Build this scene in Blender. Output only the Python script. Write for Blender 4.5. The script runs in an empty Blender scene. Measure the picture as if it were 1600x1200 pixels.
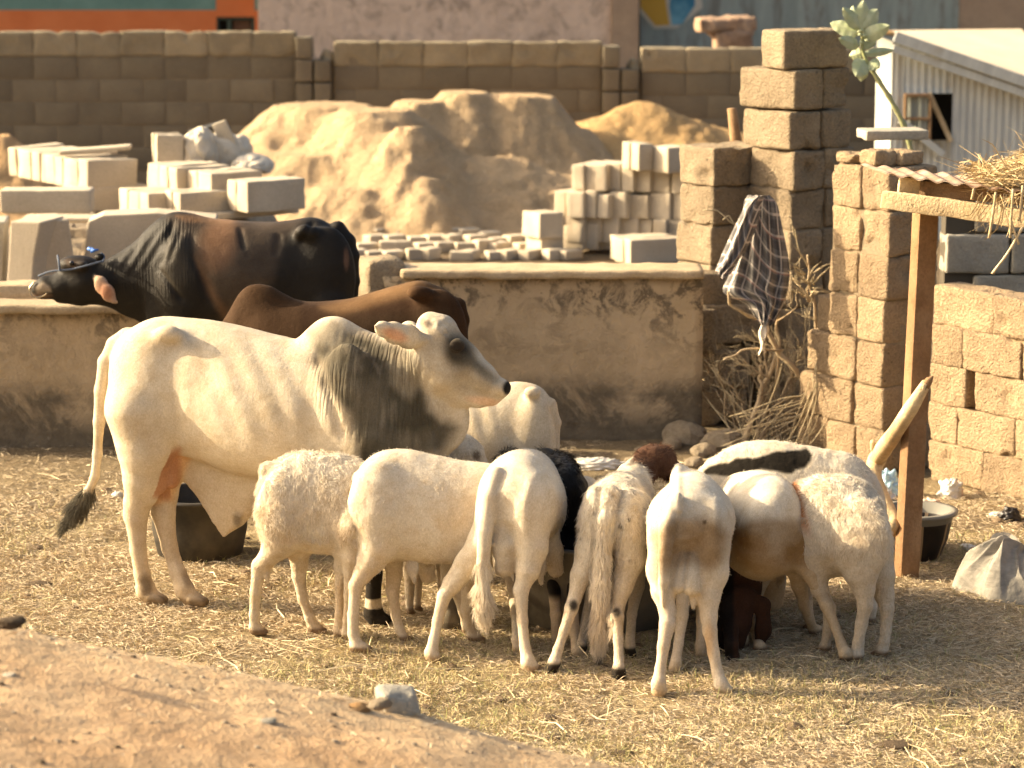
import bpy, math, random
import numpy as np
from mathutils import Vector, Matrix
random.seed(7); rng = np.random.default_rng(7)
SC = bpy.context.scene
COL = SC.collection
# ------------------------------------------------------------------ camera, sky, sun, exposure
CAMH, PITCH, FPX = 3.27, math.radians(10.2), 4444.4
cam = bpy.data.cameras.new('camera'); camo = bpy.data.objects.new('camera', cam); COL.objects.link(camo)
camo.location = (0, 0, CAMH); camo.rotation_euler = (math.pi/2 - PITCH, 0, 0)
cam.sensor_width = 36; cam.lens = 36*FPX/1600; cam.clip_start = .1; cam.clip_end = 2000
cam.dof.use_dof = True; cam.dof.focus_distance = 12.2; cam.dof.aperture_fstop = 3.4
SC.camera = camo
SUN_E, SUN_B = math.radians(24), math.radians(12)       # elevation; angle behind the picture plane, sun on the left
sunv = Vector((-math.cos(SUN_E)*math.cos(SUN_B), math.cos(SUN_E)*math.sin(SUN_B), math.sin(SUN_E)))
w = bpy.data.worlds.new('World'); SC.world = w; w.use_nodes = True
sky = w.node_tree.nodes.new('ShaderNodeTexSky'); sky.sky_type = 'NISHITA'; sky.sun_disc = False
sky.sun_elevation = SUN_E; sky.sun_rotation = math.atan2(sunv.x, sunv.y) % (2*math.pi)
sky.dust_density = 8.0; sky.air_density = 0.8; sky.ozone_density = 0.6
bg = w.node_tree.nodes['Background']; bg.inputs[1].default_value = 0.12
w.node_tree.links.new(sky.outputs[0], bg.inputs[0])
sl = bpy.data.lights.new('sun', 'SUN'); sl.energy = 4.0; sl.angle = math.radians(.6); sl.color = (1, .84, .62)
so = bpy.data.objects.new('sun', sl); COL.objects.link(so); so.rotation_euler = sunv.to_track_quat('Z', 'Y').to_euler()
vs = SC.view_settings
SC.display_settings.display_device = 'sRGB'
vs.view_transform = 'Standard'; vs.look = 'None'; vs.exposure = 1.55; vs.gamma = 1; vs.use_curve_mapping = False
vs.use_white_balance = True; vs.white_balance_temperature = 7100; vs.white_balance_tint = 7
SC.render.engine = 'CYCLES'
SC.cycles.max_bounces = 6; SC.cycles.diffuse_bounces = 3; SC.cycles.glossy_bounces = 2; SC.cycles.transparent_max_bounces = 6
SC.cycles.use_denoising = True
# ------------------------------------------------------------------ view helpers (where a sight line meets a real plane)
CT, ST = math.cos(PITCH), math.sin(PITCH)
CAM = np.array([0, 0, CAMH])
def ray(px, py):
    u, v = (px-800)/FPX, (py-600)/FPX
    return np.array([u, CT - v*ST, -ST - v*CT])
def atY(px, py, Y): d = ray(px, py); return CAM + d*(Y/d[1])
def gnd(px, py, z=0): d = ray(px, py); return CAM + d*((z-CAMH)/d[2])
def xat(px, Y, z=0):                       # X of picture column px at depth Y, height z
    dist = Y*CT + (CAMH-z)*ST
    return (px-800)/FPX*dist
def proj(P):                               # world points -> photo pixels
    P = np.asarray(P, float); q = P - CAM
    dist = q[..., 1]*CT - q[..., 2]*ST
    up = q[..., 1]*ST + q[..., 2]*CT
    return 800 + FPX*q[..., 0]/dist, 600 - FPX*up/dist
def lin(c):
    c = np.asarray(c, float)
    if c.max() > 1: c = c/255
    return np.where(c <= .04045, c/12.92, ((c+.055)/1.055)**2.4)
# ------------------------------------------------------------------ numpy noise
def _hash(i, j, k, s):
    n = (i*374761393 + j*668265263 + k*2147483647 + s*1274126177) & 0xffffffff
    n = ((n ^ (n >> 13))*1274126177) & 0xffffffff
    n = (n ^ (n >> 16)) & 0xffffffff
    return n/4294967295.0
def vnoise(P, sc=1.0, seed=0):
    P = np.asarray(P, float)*sc
    I = np.floor(P).astype(np.int64); F = P - I; F = F*F*(3-2*F)
    out = 0
    for a in (0, 1):
        wa = F[:, 0] if a else 1-F[:, 0]
        for b in (0, 1):
            wb = F[:, 1] if b else 1-F[:, 1]
            for c in (0, 1):
                wc = F[:, 2] if c else 1-F[:, 2]
                out = out + wa*wb*wc*_hash(I[:, 0]+a, I[:, 1]+b, I[:, 2]+c, seed)
    return out*2-1
def fbm(P, sc=1.0, oct=3, seed=0):
    o, amp = 0, 1.0
    for k in range(oct):
        o = o + amp*vnoise(P, sc*2**k, seed+k*17); amp *= .5
    return o/1.75
def sstep(a, b, x): t = np.clip((x-a)/(b-a), 0, 1); return t*t*(3-2*t)
# ------------------------------------------------------------------ mesh helpers
def mesh_np(name, V, F, col=None, smooth=True, mats=None):
    V = np.ascontiguousarray(V, np.float32); me = bpy.data.meshes.new(name)
    F = [np.asarray(f) for f in (F if isinstance(F, (list, tuple)) else [F]) if len(f)]
    me.vertices.add(len(V)); me.vertices.foreach_set('co', V.ravel())
    loops = np.concatenate([f.ravel() for f in F]).astype(np.int32)
    tot = np.concatenate([np.full(len(f), f.shape[1], np.int32) for f in F])
    st = np.concatenate([[0], np.cumsum(tot)[:-1]]).astype(np.int32)
    me.loops.add(len(loops)); me.loops.foreach_set('vertex_index', loops)
    me.polygons.add(len(tot)); me.polygons.foreach_set('loop_start', st); me.polygons.foreach_set('loop_total', tot)
    me.polygons.foreach_set('use_smooth', np.full(len(tot), smooth))
    if col is not None:
        a = me.color_attributes.new('Col', 'FLOAT_COLOR', 'POINT')
        c = np.zeros((len(V), 4), np.float32); c[:, :col.shape[1]] = col; a.data.foreach_set('color', c.ravel())
    me.update(calc_edges=True)
    return me
def obj(name, me, m=None, parent=None, loc=None, rot=None):
    o = bpy.data.objects.new(name, me); COL.objects.link(o)
    if m is not None and me is not None and not me.materials: me.materials.append(m)
    if parent is not None: o.parent = parent
    if loc is not None: o.location = loc
    if rot is not None: o.rotation_euler = rot if hasattr(rot, '__len__') else (0, 0, rot)
    return o
def tag(o, label=None, cat=None, group=None, kind=None):
    if label: o['label'] = label
    if cat: o['category'] = cat
    if group: o['group'] = group
    if kind: o['kind'] = kind
    return o
def thing(name, label, cat, loc=(0, 0, 0), rz=0, group=None):
    return tag(obj(name, None, loc=loc, rot=(0, 0, rz)), label, cat, group)
def grid_faces(nu, nv, wrap=False):
    i, j = np.meshgrid(np.arange(nu if wrap else nu-1), np.arange(nv-1), indexing='ij')
    i2 = (i+1) % nu
    return np.stack([i*nv+j, i2*nv+j, i2*nv+j+1, i*nv+j+1], -1).reshape(-1, 4)
def box_np(L, W, H, n=(1, 1, 1)):
    """subdivided box, origin at the left-front-bottom corner"""
    V, F, base = [], [], 0
    G = [np.linspace(0, 1, q+1) if np.isscalar(q) else np.asarray(q, float) for q in n]
    for ax in range(3):
        u, v = [(1, 2), (2, 0), (0, 1)][ax]
        for s in (0, 1):
            a, b = np.meshgrid(G[u], G[v], indexing='ij')
            p = np.zeros((a.size, 3)); p[:, u] = a.ravel(); p[:, v] = b.ravel(); p[:, ax] = s
            f = grid_faces(len(G[u]), len(G[v]))
            if s == 0: f = f[:, ::-1]
            V.append(p); F.append(f+base); base += len(p)
    V = np.concatenate(V); F = np.concatenate(F)
    V, inv = np.unique(np.round(V, 6), axis=0, return_inverse=True)
    return V*np.array([L, W, H]), inv.ravel()[F]
def rounded(V, L, W, H, r):
    c = np.clip(V, [r]*3, [max(L-r, r), max(W-r, r), max(H-r, r)])
    d = V-c; n = np.linalg.norm(d, axis=1, keepdims=True)
    return np.where(n > 1e-6, c + d/np.maximum(n, 1e-6)*r, V)
def rough_block(L, W, H, seg=.05, r=.02, amp=.006, seed=0, smooth=True):
    r = min(r, L*.3, W*.3, H*.3)
    n = [np.concatenate([[0, .4*r], np.linspace(r, x-r, max(2, int(round((x-2*r)/seg))+1)), [x-.4*r, x]])/x for x in (L, W, H)]
    V, F = box_np(L, W, H, n)
    V = rounded(V, L, W, H, r)
    ctr = np.array([L/2, W/2, H/2]); d = (V-ctr)/np.array([L, W, H])*2
    d /= np.linalg.norm(d, axis=1, keepdims=True)
    V = V + d*((fbm(V+seed*3.1, 9, 3, seed)*amp - np.maximum(0, vnoise(V+seed*2.3, 7, seed+8)-.45)*amp*5*(1 if amp > .008 else .6)) + np.minimum(0, vnoise(V+seed*1.7, 22, seed+5)+.35)[:]*amp*1.4)[:, None]
    return mesh_np('block', V, F, smooth=smooth)
def simple_box(L, W, H, r=.004, name='board'):
    n = (2, 2, 2); V, F = box_np(L, W, H, (3, 3, 3))
    q = np.round(V/np.array([L, W, H])*3).astype(int)
    for a, S in enumerate((L, W, H)):
        V[:, a] = np.choose(q[:, a], [0, r, S-r, S])
    V = rounded(V, L, W, H, r*.999)
    return mesh_np(name, V, F, smooth=False)
def tube(pts, rad, n=8, squash=None, cap=True):
    pts = np.asarray(pts, float); rad = np.broadcast_to(np.asarray(rad, float), (len(pts),))
    T = np.gradient(pts, axis=0); T /= np.maximum(np.linalg.norm(T, axis=1, keepdims=True), 1e-9)
    ref = np.array([0, 0, 1.0]) if abs(T[0, 2]) < .9 else np.array([1.0, 0, 0])
    V = []
    N = np.cross(T[0], ref); N /= np.linalg.norm(N)
    for i in range(len(pts)):
        N = N - T[i]*np.dot(N, T[i]); N /= max(np.linalg.norm(N), 1e-9); B = np.cross(T[i], N)
        a = np.arange(n)*2*math.pi/n
        V.append(pts[i] + rad[i]*(np.cos(a)[:, None]*N + np.sin(a)[:, None]*B))
    V = np.concatenate(V); m = len(pts)
    i, j = np.meshgrid(np.arange(m-1), np.arange(n), indexing='ij'); j2 = (j+1) % n
    F = np.stack([i*n+j, i*n+j2, (i+1)*n+j2, (i+1)*n+j], -1).reshape(-1, 4)
    if cap:
        V = np.concatenate([V, pts[:1], pts[-1:]]); a, b = len(V)-2, len(V)-1
        k = np.arange(n); k2 = (k+1) % n
        T3 = np.concatenate([np.stack([np.full(n, a), k2, k], -1), np.stack([np.full(n, b), (m-1)*n+k, (m-1)*n+k2], -1)])
        return V, F, T3
    return V, F, np.zeros((0, 3), int)
def merge(parts):
    Vs, Q, T, b = [], [], [], 0
    for V, F, T3 in parts:
        Vs.append(V); Q.append(F+b)
        if len(T3): T.append(T3+b)
        b += len(V)
    return np.concatenate(Vs), [np.concatenate(Q)] + ([np.concatenate(T)] if T else [])
def spline(pts, n):
    pts = np.asarray(pts, float); t = np.linspace(0, len(pts)-1, n); out = []
    P = np.concatenate([[2*pts[0]-pts[1]], pts, [2*pts[-1]-pts[-2]]])
    for x in t:
        i = min(int(x), len(pts)-2); u = x-i; a, b, c, d = P[i:i+4]
        out.append(.5*((2*b)+(-a+c)*u+(2*a-5*b+4*c-d)*u*u+(-a+3*b-3*c+d)*u**3))
    return np.array(out)
def lathe(prof, n=32):
    prof = np.asarray(prof, float); a = np.arange(n)*2*math.pi/n
    V = np.stack([prof[:, None, 0]*np.cos(a), prof[:, None, 0]*np.sin(a), np.repeat(prof[:, 1:2], n, 1)], -1).reshape(-1, 3)
    m = len(prof); i, j = np.meshgrid(np.arange(m-1), np.arange(n), indexing='ij'); j2 = (j+1) % n
    return V, np.stack([i*n+j, i*n+j2, (i+1)*n+j2, (i+1)*n+j], -1).reshape(-1, 4)
# ------------------------------------------------------------------ materials
class NT:
    def __init__(s, name, rough=.8):
        s.m = bpy.data.materials.new(name); s.m.use_nodes = True; s.t = s.m.node_tree; s.n = s.t.nodes
        s.b = s.n['Principled BSDF']; s.b.inputs['Roughness'].default_value = rough
        s.b.inputs['Specular IOR Level'].default_value = .25
    def node(s, typ, **kw):
        n = s.n.new(typ)
        for k, v in kw.items():
            if k in n.inputs: n.inputs[k].default_value = v
            else: setattr(n, k, v)
        return n
    def link(s, a, b): s.t.links.new(a, b)
    def coord(s, rnd=True, scale=(1, 1, 1), kind='Object'):
        c = s.node('ShaderNodeTexCoord'); o = c.outputs[kind]
        if rnd:
            oi = s.node('ShaderNodeObjectInfo'); mu = s.node('ShaderNodeMath', operation='MULTIPLY'); mu.inputs[1].default_value = 57.3
            s.link(oi.outputs['Random'], mu.inputs[0])
            ad = s.node('ShaderNodeVectorMath', operation='ADD'); s.link(o, ad.inputs[0]); s.link(mu.outputs[0], ad.inputs[1]); o = ad.outputs[0]
        if scale != (1, 1, 1):
            mp = s.node('ShaderNodeMapping'); mp.inputs['Scale'].default_value = scale; s.link(o, mp.inputs[0]); o = mp.outputs[0]
        return o
    def noise(s, co, scale, detail=4, rough=.6, dist=0, lo=.35, hi=.65):
        n = s.node('ShaderNodeTexNoise'); n.inputs['Scale'].default_value = scale; n.inputs['Detail'].default_value = detail
        n.inputs['Roughness'].default_value = rough; n.inputs['Distortion'].default_value = dist; s.link(co, n.inputs['Vector'])
        return s.remap(n.outputs[0], lo, hi)
    def remap(s, o, lo, hi, a=0., b=1.):
        r = s.node('ShaderNodeMapRange'); r.inputs[1].default_value = lo; r.inputs[2].default_value = hi
        r.inputs[3].default_value = a; r.inputs[4].default_value = b; s.link(o, r.inputs[0]); return r.outputs[0]
    def mix(s, f, a, b, mode='MIX'):
        m = s.node('ShaderNodeMix', data_type='RGBA', blend_type=mode)
        for v, i in ((f, 0), (a, 6), (b, 7)):
            if hasattr(v, 'is_linked') or hasattr(v, 'node'): s.link(v, m.inputs[i])
            elif i == 0: m.inputs[0].default_value = v
            else: m.inputs[i].default_value = (*v, 1)
        return m.outputs[2]
    def math(s, op, a, b=None):
        m = s.node('ShaderNodeMath', operation=op)
        for v, i in ((a, 0), (b, 1)):
            if v is None: continue
            if hasattr(v, 'node'): s.link(v, m.inputs[i])
            else: m.inputs[i].default_value = v
        return m.outputs[0]
    def sep(s, co): x = s.node('ShaderNodeSeparateXYZ'); s.link(co, x.inputs[0]); return x.outputs
    def color(s, c):
        if hasattr(c, 'node'): s.link(c, s.b.inputs['Base Color'])
        else: s.b.inputs['Base Color'].default_value = (*c, 1)
    def bump(s, hs, strength=.5, dist=.01):
        prev = None
        for h, st, d in hs:
            b = s.node('ShaderNodeBump'); b.inputs['Strength'].default_value = st; b.inputs['Distance'].default_value = d
            s.link(h, b.inputs['Height'])
            if prev: s.link(prev, b.inputs['Normal'])
            prev = b.outputs[0]
        s.link(prev, s.b.inputs['Normal'])
def grainy(name, c1, c2, c3=None, sc=6, grain=90, gs=.35, bs=.5, bd=.006, rough=.92, rnd=.12):
    t = NT(name, rough); co = t.coord(); a = t.noise(co, sc, 5)
    col = t.mix(a, c1, c2)
    if c3 is not None: col = t.mix(t.math('MULTIPLY', t.noise(co, sc*.45, 3, lo=.5, hi=.72), .8), col, c3)
    g = t.noise(co, grain, 3, .7, lo=.25, hi=.75)
    col = t.mix(gs, col, t.mix(g, (.35, .35, .35), (1.45, 1.45, 1.45)), 'MULTIPLY')
    oi = t.node('ShaderNodeObjectInfo'); r = t.remap(oi.outputs['Random'], 0, 1, 1-rnd, 1+rnd)
    cc = t.node('ShaderNodeCombineXYZ'); [t.link(r, cc.inputs[i]) for i in range(3)]
    col = t.mix(1.0, col, cc.outputs[0], 'MULTIPLY')
    pit = t.noise(co, grain*.45, 2, .6, lo=.66, hi=.76); col = t.mix(t.math('MULTIPLY', pit, min(.7, bs*.7)), col, tuple(v*.45 for v in c1))
    t.color(col); t.bump([(t.noise(co, grain*.25, 5, .7, lo=.2, hi=.8), bs*.8, bd*1.4), (g, bs, bd*1.6), (t.math('SUBTRACT', 1.0, pit), bs, bd*2)])
    return t.m
M = {}
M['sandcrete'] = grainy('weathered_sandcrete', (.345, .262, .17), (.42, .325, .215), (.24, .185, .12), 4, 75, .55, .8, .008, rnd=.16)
M['sandcrete_lit'] = grainy('sunlit_sandcrete', (.40, .285, .172), (.48, .345, .212), (.28, .20, .125), 3, 75, .55, .8, .008, rnd=.10)  # paler copy of the sandcrete for sunlit faces, sunlight put into the colour
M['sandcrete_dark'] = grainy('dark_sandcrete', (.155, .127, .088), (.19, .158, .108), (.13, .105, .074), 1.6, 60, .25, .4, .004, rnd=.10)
M['sandcrete_pale'] = grainy('newer_sandcrete', (.25, .205, .135), (.30, .245, .16), (.2, .165, .11), 2.2, 60, .3, .5, .004)
M['concrete'] = grainy('pale_concrete', (.46, .385, .285), (.53, .45, .34), (.38, .31, .225), 3, 70, .22, .35, .003, rnd=.07)
M['concrete_grey'] = grainy('grey_concrete', (.34, .31, .25), (.42, .38, .31), (.27, .245, .2), 3, 70, .3, .5, .004)
M['joint'] = grainy('flush_joint', (.175, .14, .095), (.21, .17, .115), None, 3, 60, .2, .3, .003)
M['mortar'] = grainy('mortar', (.20, .155, .10), (.26, .20, .13), None, 3, 60, .3, .5, .004)
M['stone'] = grainy('rubble_stone', (.40, .31, .21), (.52, .42, .30), (.28, .22, .15), 5, 50, .3, .6, .006, rnd=.3)
M['rust'] = grainy('dull_red', (.22, .08, .05), (.30, .12, .08), None, 5, 50, .2, .3, .003)
# ------------------------------------------------------------------ ground, bank
def gz(x, y):                                # height of the trampled ground
    P = np.stack([x, y, np.zeros_like(x)], -1)
    z = .016*fbm(P, 1.3, 4, 3) + .010*fbm(P, 5, 3, 8) + .004*fbm(P, 16, 2, 12)
    far = sstep(40, 80, np.hypot(x, y)); return z*(1-far)
def axis(lo, hi, step, outer, n):
    a = np.arange(lo, hi+1e-6, step); k = np.geomspace(1, outer, n)
    return np.concatenate([lo-(k[::-1]-1)*3-.3, a, hi+(k-1)*3+.3])
xs = axis(-4.2, 4.2, .035, 150, 14); ys = axis(9.0, 18, .035, 250, 14)
X, Y = np.meshgrid(xs, ys, indexing='ij'); x, y = X.ravel(), Y.ravel()
t = NT('straw_littered_earth', .95); co = t.coord(False)
s1 = t.noise(t.coord(False, (14, 60, 30)), 2.2, 4, .7, 1.2, .42, .6); s2 = t.noise(t.coord(False, (70, 16, 30)), 1.7, 4, .7, 1.2, .45, .6)
earth = t.mix(t.noise(co, 2.5, 5), (.155, .108, .065), (.25, .18, .105)); dirt2 = t.mix(t.noise(co, 25, 4), (.12, .085, .05), (.30, .22, .13))
earth = t.mix(.45, earth, dirt2)
straw = t.mix(t.noise(co, 40, 3), (.42, .32, .165), (.62, .49, .28))
yy = t.sep(co)[1]
near = t.math('MULTIPLY', t.remap(yy, 14.6, 15.8, 1, .25), t.noise(co, .9, 4, .6, .3, .30, .5))
near = t.math('MULTIPLY', near, t.remap(yy, 17, 19, 1, .0))
col = t.mix(t.math('MULTIPLY', t.math('MAXIMUM', s1, s2), near), earth, straw)
t.color(col); t.bump([(t.noise(co, 30, 5, .7), .8, .02), (s1, .5, .008), (s2, .5, .008)])
M['ground'] = t.m
g = obj('ground', mesh_np('ground', np.stack([x, y, gz(x, y)], -1), grid_faces(len(xs), len(ys))), M['ground']); tag(g, kind='structure')
# raised dirt bank along the near left
def zr(x): return np.interp(x, [-5, -1.53, -.9, -.287, .1, .48, 1.5, 4], [1.55, 1.00, .85, .715, .60, .50, .22, -.1])
def bankz(x, y):
    P = np.stack([x, y, np.zeros_like(x)], -1)
    edge = 8.55 + .12*fbm(P, 1.5, 3, 41)
    top = zr(x) + .012*fbm(P, 3, 3, 5)
    z = top - np.maximum(0, y-edge)*.75
    z = z - .06*sstep(-.25, .3, y-edge)
    return z + .009*fbm(P, 4, 4, 9) + .004*np.maximum(0, vnoise(P, 24, 3))
xs = np.arange(-5, 4.6, .022); ys = np.concatenate([np.arange(1.5, 6.2, .25), np.arange(6.2, 10.6, .022)])
X, Y = np.meshgrid(xs, ys, indexing='ij'); x, y = X.ravel(), Y.ravel()
bk = obj('dirt_bank', mesh_np('dirt_bank', np.stack([x, y, bankz(x, y)], -1), grid_faces(len(xs), len(ys))))
t = NT('orange_dirt', .95); co = t.coord(False)
c = t.mix(t.noise(co, 3, 5), (.40, .25, .13), (.54, .365, .205)); c = t.mix(t.math('MULTIPLY', t.noise(co, 22, 4, lo=.5, hi=.75), .6), c, (.30, .19, .115))
c = t.mix(t.noise(co, 90, 2, lo=.62, hi=.75), c, (.66, .5, .34)); c = t.mix(t.math('MULTIPLY', t.remap(t.sep(co)[1], 8.0, 8.7, 0, 1), t.noise(t.coord(False, (20, 60, 1)), 1.5, 5, .7, 1, .42, .56)), c, (.50, .40, .25))
t.color(c); t.bump([(t.noise(co, 12, 5, .7), .35, .02), (t.noise(co, 80, 3, .7), .4, .004)]); M['bank'] = t.m
bk.data.materials.append(t.m); tag(bk, kind='structure')
# ------------------------------------------------------------------ block walls
def add_blocks(parent, rows, L, W, H, m, name='block', variants=4, seg=.07, r=.014, amp=.004, jit=.004, gap=.012, seed=0, half=True, skip=lambda i, k: False):
    """rows: list of (count, x offset); blocks laid along local X, front face at local y=0"""
    ms = [rough_block(L-gap, W, H-gap, seg, r, amp, seed+q) for q in range(variants)]
    hs = [rough_block(L/2-gap, W, H-gap, seg, r, amp, seed+20+q) for q in range(2)]
    for k, (n, off) in enumerate(rows):
        x = off; i = 0
        if half and k % 2: obj(name, hs[k % 2], m, parent, (x, random.uniform(-jit, jit), k*H)); x += L/2; n -= 1; tail = True
        else: tail = False
        for i in range(n):
            if not skip(i, k):
                obj(name, ms[random.randrange(variants)], m, parent, (x, random.uniform(-jit, jit), k*H+random.uniform(-.001, .001)))
            x += L
        if tail: obj(name, hs[0], m, parent, (x, random.uniform(-jit, jit), k*H))
def fill(parent, x, y, z, L, W, H, m=None, name='mortar'):
    return obj(name, simple_box(L, W, H, .003, 'mortar'), m or M['mortar'], parent, (x, y, z))
# rear boundary wall: three bays split by pilasters, each bay stepping down to the right
YR = 30.6
seg_px = [(-150, 462, 1.59), (522, 940, 1.485), (1002, 1420, 1.415)]
rw = thing('boundary_wall', 'long brown block boundary wall behind the sand heaps, pale course along its top', 'wall', (0, YR, 0))
HB, LB = .245, .463
for bi, (a, b, top) in enumerate(seg_px):
    x0, x1 = xat(a, YR, 1), xat(b, YR, 1); n = int(round((x1-x0)/LB)); Lx = (x1-x0)/n
    ms = [rough_block(Lx-.012, .2, HB-.012, .11, .006, .002, 60+bi*7+q) for q in range(3)]
    hs = rough_block(Lx/2-.012, .2, HB-.012, .11, .006, .002, 90+bi)
    tall = [rough_block(Lx+.002, .215, .262, .045, .016, .018, 100+bi*7+q) for q in range(4)]
    base = top-.255-5*HB
    fill(rw, x0, .007, -.3, x1-x0, .18, top+.3-.03, M['joint'])
    for k in range(5):
        x = x0; odd = k % 2
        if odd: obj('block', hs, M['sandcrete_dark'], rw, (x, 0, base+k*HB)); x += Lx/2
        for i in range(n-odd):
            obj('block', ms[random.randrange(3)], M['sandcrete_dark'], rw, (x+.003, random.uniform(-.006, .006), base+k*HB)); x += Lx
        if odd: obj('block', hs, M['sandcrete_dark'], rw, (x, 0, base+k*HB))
    for i in range(n):
        obj('coping_block', tall[random.randrange(4)], M['sandcrete_pale'], rw, (x0+i*Lx, -.012, top-.255-random.uniform(0, .012)))
for a, b, top in ((462, 522, 1.54), (940, 1002, 1.445)):
    x0, x1 = xat(a, YR, 1)+.01, xat(b, YR, 1)-.01; wd = (x1-x0)/2
    ms = [rough_block(wd-.02, .3, HB-.014, .08, .015, .007, 130+q) for q in range(3)]
    for k in range(6):
        for q in (0, 1):
            if k == 5 and q: continue
            obj('pilaster_block', ms[(k+q) % 3], M['sandcrete_dark'] if k < 5 else M['sandcrete_pale'], rw, (x0+q*wd, -.10, top-.23-(5-k)*HB))
    s = obj('coping_fragment', rough_block(wd*.7, .2, .14, .05, .03, .02, 140), M['sandcrete_pale'], rw, (x0+wd*1.2, -.05, top-.24), (0, .5, 0))
    fill(rw, x0-.01, .05, -.3, x1-x0+.02, .14, top+.3-.25)
# ------------------------------------------------------------------ sand heaps
def heap(name, label, ctrs, x0, x1, y0, y1, col, seed, scarp=.0, res=.028):
    xs, ys = np.arange(x0, x1, res), np.arange(y0, y1, res)
    X, Y = np.meshgrid(xs, ys, indexing='ij'); x, y = X.ravel(), Y.ravel()
    P = np.stack([x, y, np.zeros_like(x)], -1)
    h = np.full_like(x, -1.0)
    for (cx, cy, H, pl, sl, ex) in ctrs:
        d = np.hypot((x-cx)*ex, y-cy) + .16*fbm(P, 1.6, 3, seed) + .05*fbm(P, 6, 2, seed+3)
        hh = H - np.maximum(0, d-pl)*sl
        k = .06; m = np.maximum(k-np.abs(h-hh), 0)/k; h = np.maximum(h, hh)+m*m*k/4
    if scarp:
        m = sstep(-.1, .5, fbm(P, .9, 2, seed+9)+.1)
        st = .17; q = h/st; fr = q-np.floor(q); h = h*(1-m*scarp) + (np.floor(q)+sstep(.25, .6, fr))*st*m*scarp
    rel = sstep(0, .25, h)
    nz = 1 if scarp else .45
    h = h + nz*rel*(.045*fbm(P, 2.6, 4, seed+1) + .05*np.abs(fbm(P*[1.5, .8, 1], 5, 4, seed+2)) - .02)*sstep(-.25, .35, fbm(P, .8, 2, seed+6)+.15) + rel*.010*fbm(P, 9, 3, seed+4)
    h = np.maximum(h, -.05)
    o = obj(name, mesh_np(name, np.stack([x, y, h], -1), grid_faces(len(xs), len(ys))))
    t = NT(name, .95); co = t.coord(False)
    c = t.mix(t.noise(co, 2.2, 5), col, tuple(v*.80 for v in col)); c = t.mix(t.noise(co, 60, 3, lo=.4, hi=.7), c, tuple(v*1.14 for v in col))
    t.color(c); t.bump([(t.noise(co, 9, 6, .7), .9, .05), (t.noise(co, 45, 3, .7), .5, .012)])
    o.data.materials.append(t.m); return tag(o, label, 'sand heap')
def XD(px, D, z=.5): return xat(px, D, z)
heap('sand_heap', 'big pale sand heap with a cut ridge, before the boundary wall',
     [(XD(515, 27.7), 27.7, 1.05, .40, 1.05, .85), (XD(590, 27.2), 27.2, 1.05, .36, .95, 1), (XD(640, 26.6), 26.6, .92, .16, .9, 1.5), (XD(672, 26.0), 26.0, .52, .12, .9, 1.3), (XD(722, 28.1), 28.1, 1.14, .26, 1.3, 1), (XD(655, 28.0), 28.0, 1.06, .3, 1.1, 1),
      (XD(800, 28.3), 28.3, 1.09, .36, 1.15, .9), (XD(490, 26.8), 26.8, .66, .32, .95, .8), (XD(540, 26.2), 26.2, .42, .3, .7, .8), (XD(760, 27.1), 27.1, .58, .3, .62, .8), (XD(880, 27.5), 27.5, .40, .25, .42, .8)],
     XD(330, 27)-.3, XD(1010, 27)+.5, 24.6, 29.9, (.60, .425, .25), 11, .15)
heap('sand_heap', 'smaller orange sand heap with a smooth rounded crest, behind the right block stack',
     [(XD(1000, 29), 29.0, .97, .10, .62, .62), (XD(1060, 28.9), 28.9, .72, .2, .6, .7), (XD(940, 28.9), 28.9, .78, .2, .7, .7)], XD(800, 29), XD(1330, 29), 27.3, 30.3, (.58, .37, .17), 31, .0)
heap('sand_heap', 'low orange sand heap at the left edge, behind the pale block rows',
     [(XD(-15, 27), 27.0, .80, .12, .8, .9)], XD(-160, 27), XD(110, 27), 25.6, 28.6, (.60, .38, .19), 51, .3)
# rubble bed that carries the left stacks
def bed(name, label, pts, H, y0, y1, seed, m):
    x0, x1 = pts; xs, ys = np.arange(x0, x1, .05), np.arange(y0, y1, .05)
    X, Y = np.meshgrid(xs, ys, indexing='ij'); x, y = X.ravel(), Y.ravel(); P = np.stack([x, y, 0*x], -1)
    e = np.minimum(np.minimum(x-x0, x1-x), np.minimum(y-y0, y1-y))
    h = H*sstep(0, .45, e) + .05*fbm(P, 3, 3, seed)*sstep(0, .3, e)
    h = h + .03*np.sign(vnoise(P, 5, seed+3))*sstep(.2, .5, e)-.03
    return tag(obj(name, mesh_np(name, np.stack([x, y, h], -1), grid_faces(len(xs), len(ys)), smooth=False), m), label, kind='stuff')
bed('rubble', 'pale broken concrete rubble heaped under the left block rows', (XD(-60, 21.5), XD(470, 21.5)), .66, 20.2, 23.4, 71, M['stone'])
# ------------------------------------------------------------------ buildings beyond the wall (only low bands of them are in view)
t = NT('orange_and_teal_paint', .85); co = t.coord(False); z = t.sep(co)[2]
c = t.mix(t.noise(co, 1.5, 4), (.60, .165, .055), (.68, .21, .075)); teal = t.mix(t.noise(co, 2, 4), (.12, .22, .19), (.17, .29, .25))
t.color(t.mix(t.math('GREATER_THAN', z, 1.475), c, teal)); M['orange'] = t.m
ob = thing('painted_house', 'orange painted house with a teal band and small dark window, beyond the boundary wall', 'building', (0, 40, 0))
xw0, xw1, xe = xat(338, 40, 1.2), xat(398, 40, 1.2), xat(404, 40, 1.2)
def wbox(parent, x0, x1, y0, y1, z0, z1, m, name='wall', r=.005): return obj(name, simple_box(x1-x0, y1-y0, z1-z0, r, name), m, parent, (x0, y0, z0))
wbox(ob, -12, xw0, 0, 5, -.1, 3.0, M['orange']); wbox(ob, xw1, xe, 0, 5, -.1, 3.0, M['orange'])
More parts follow.
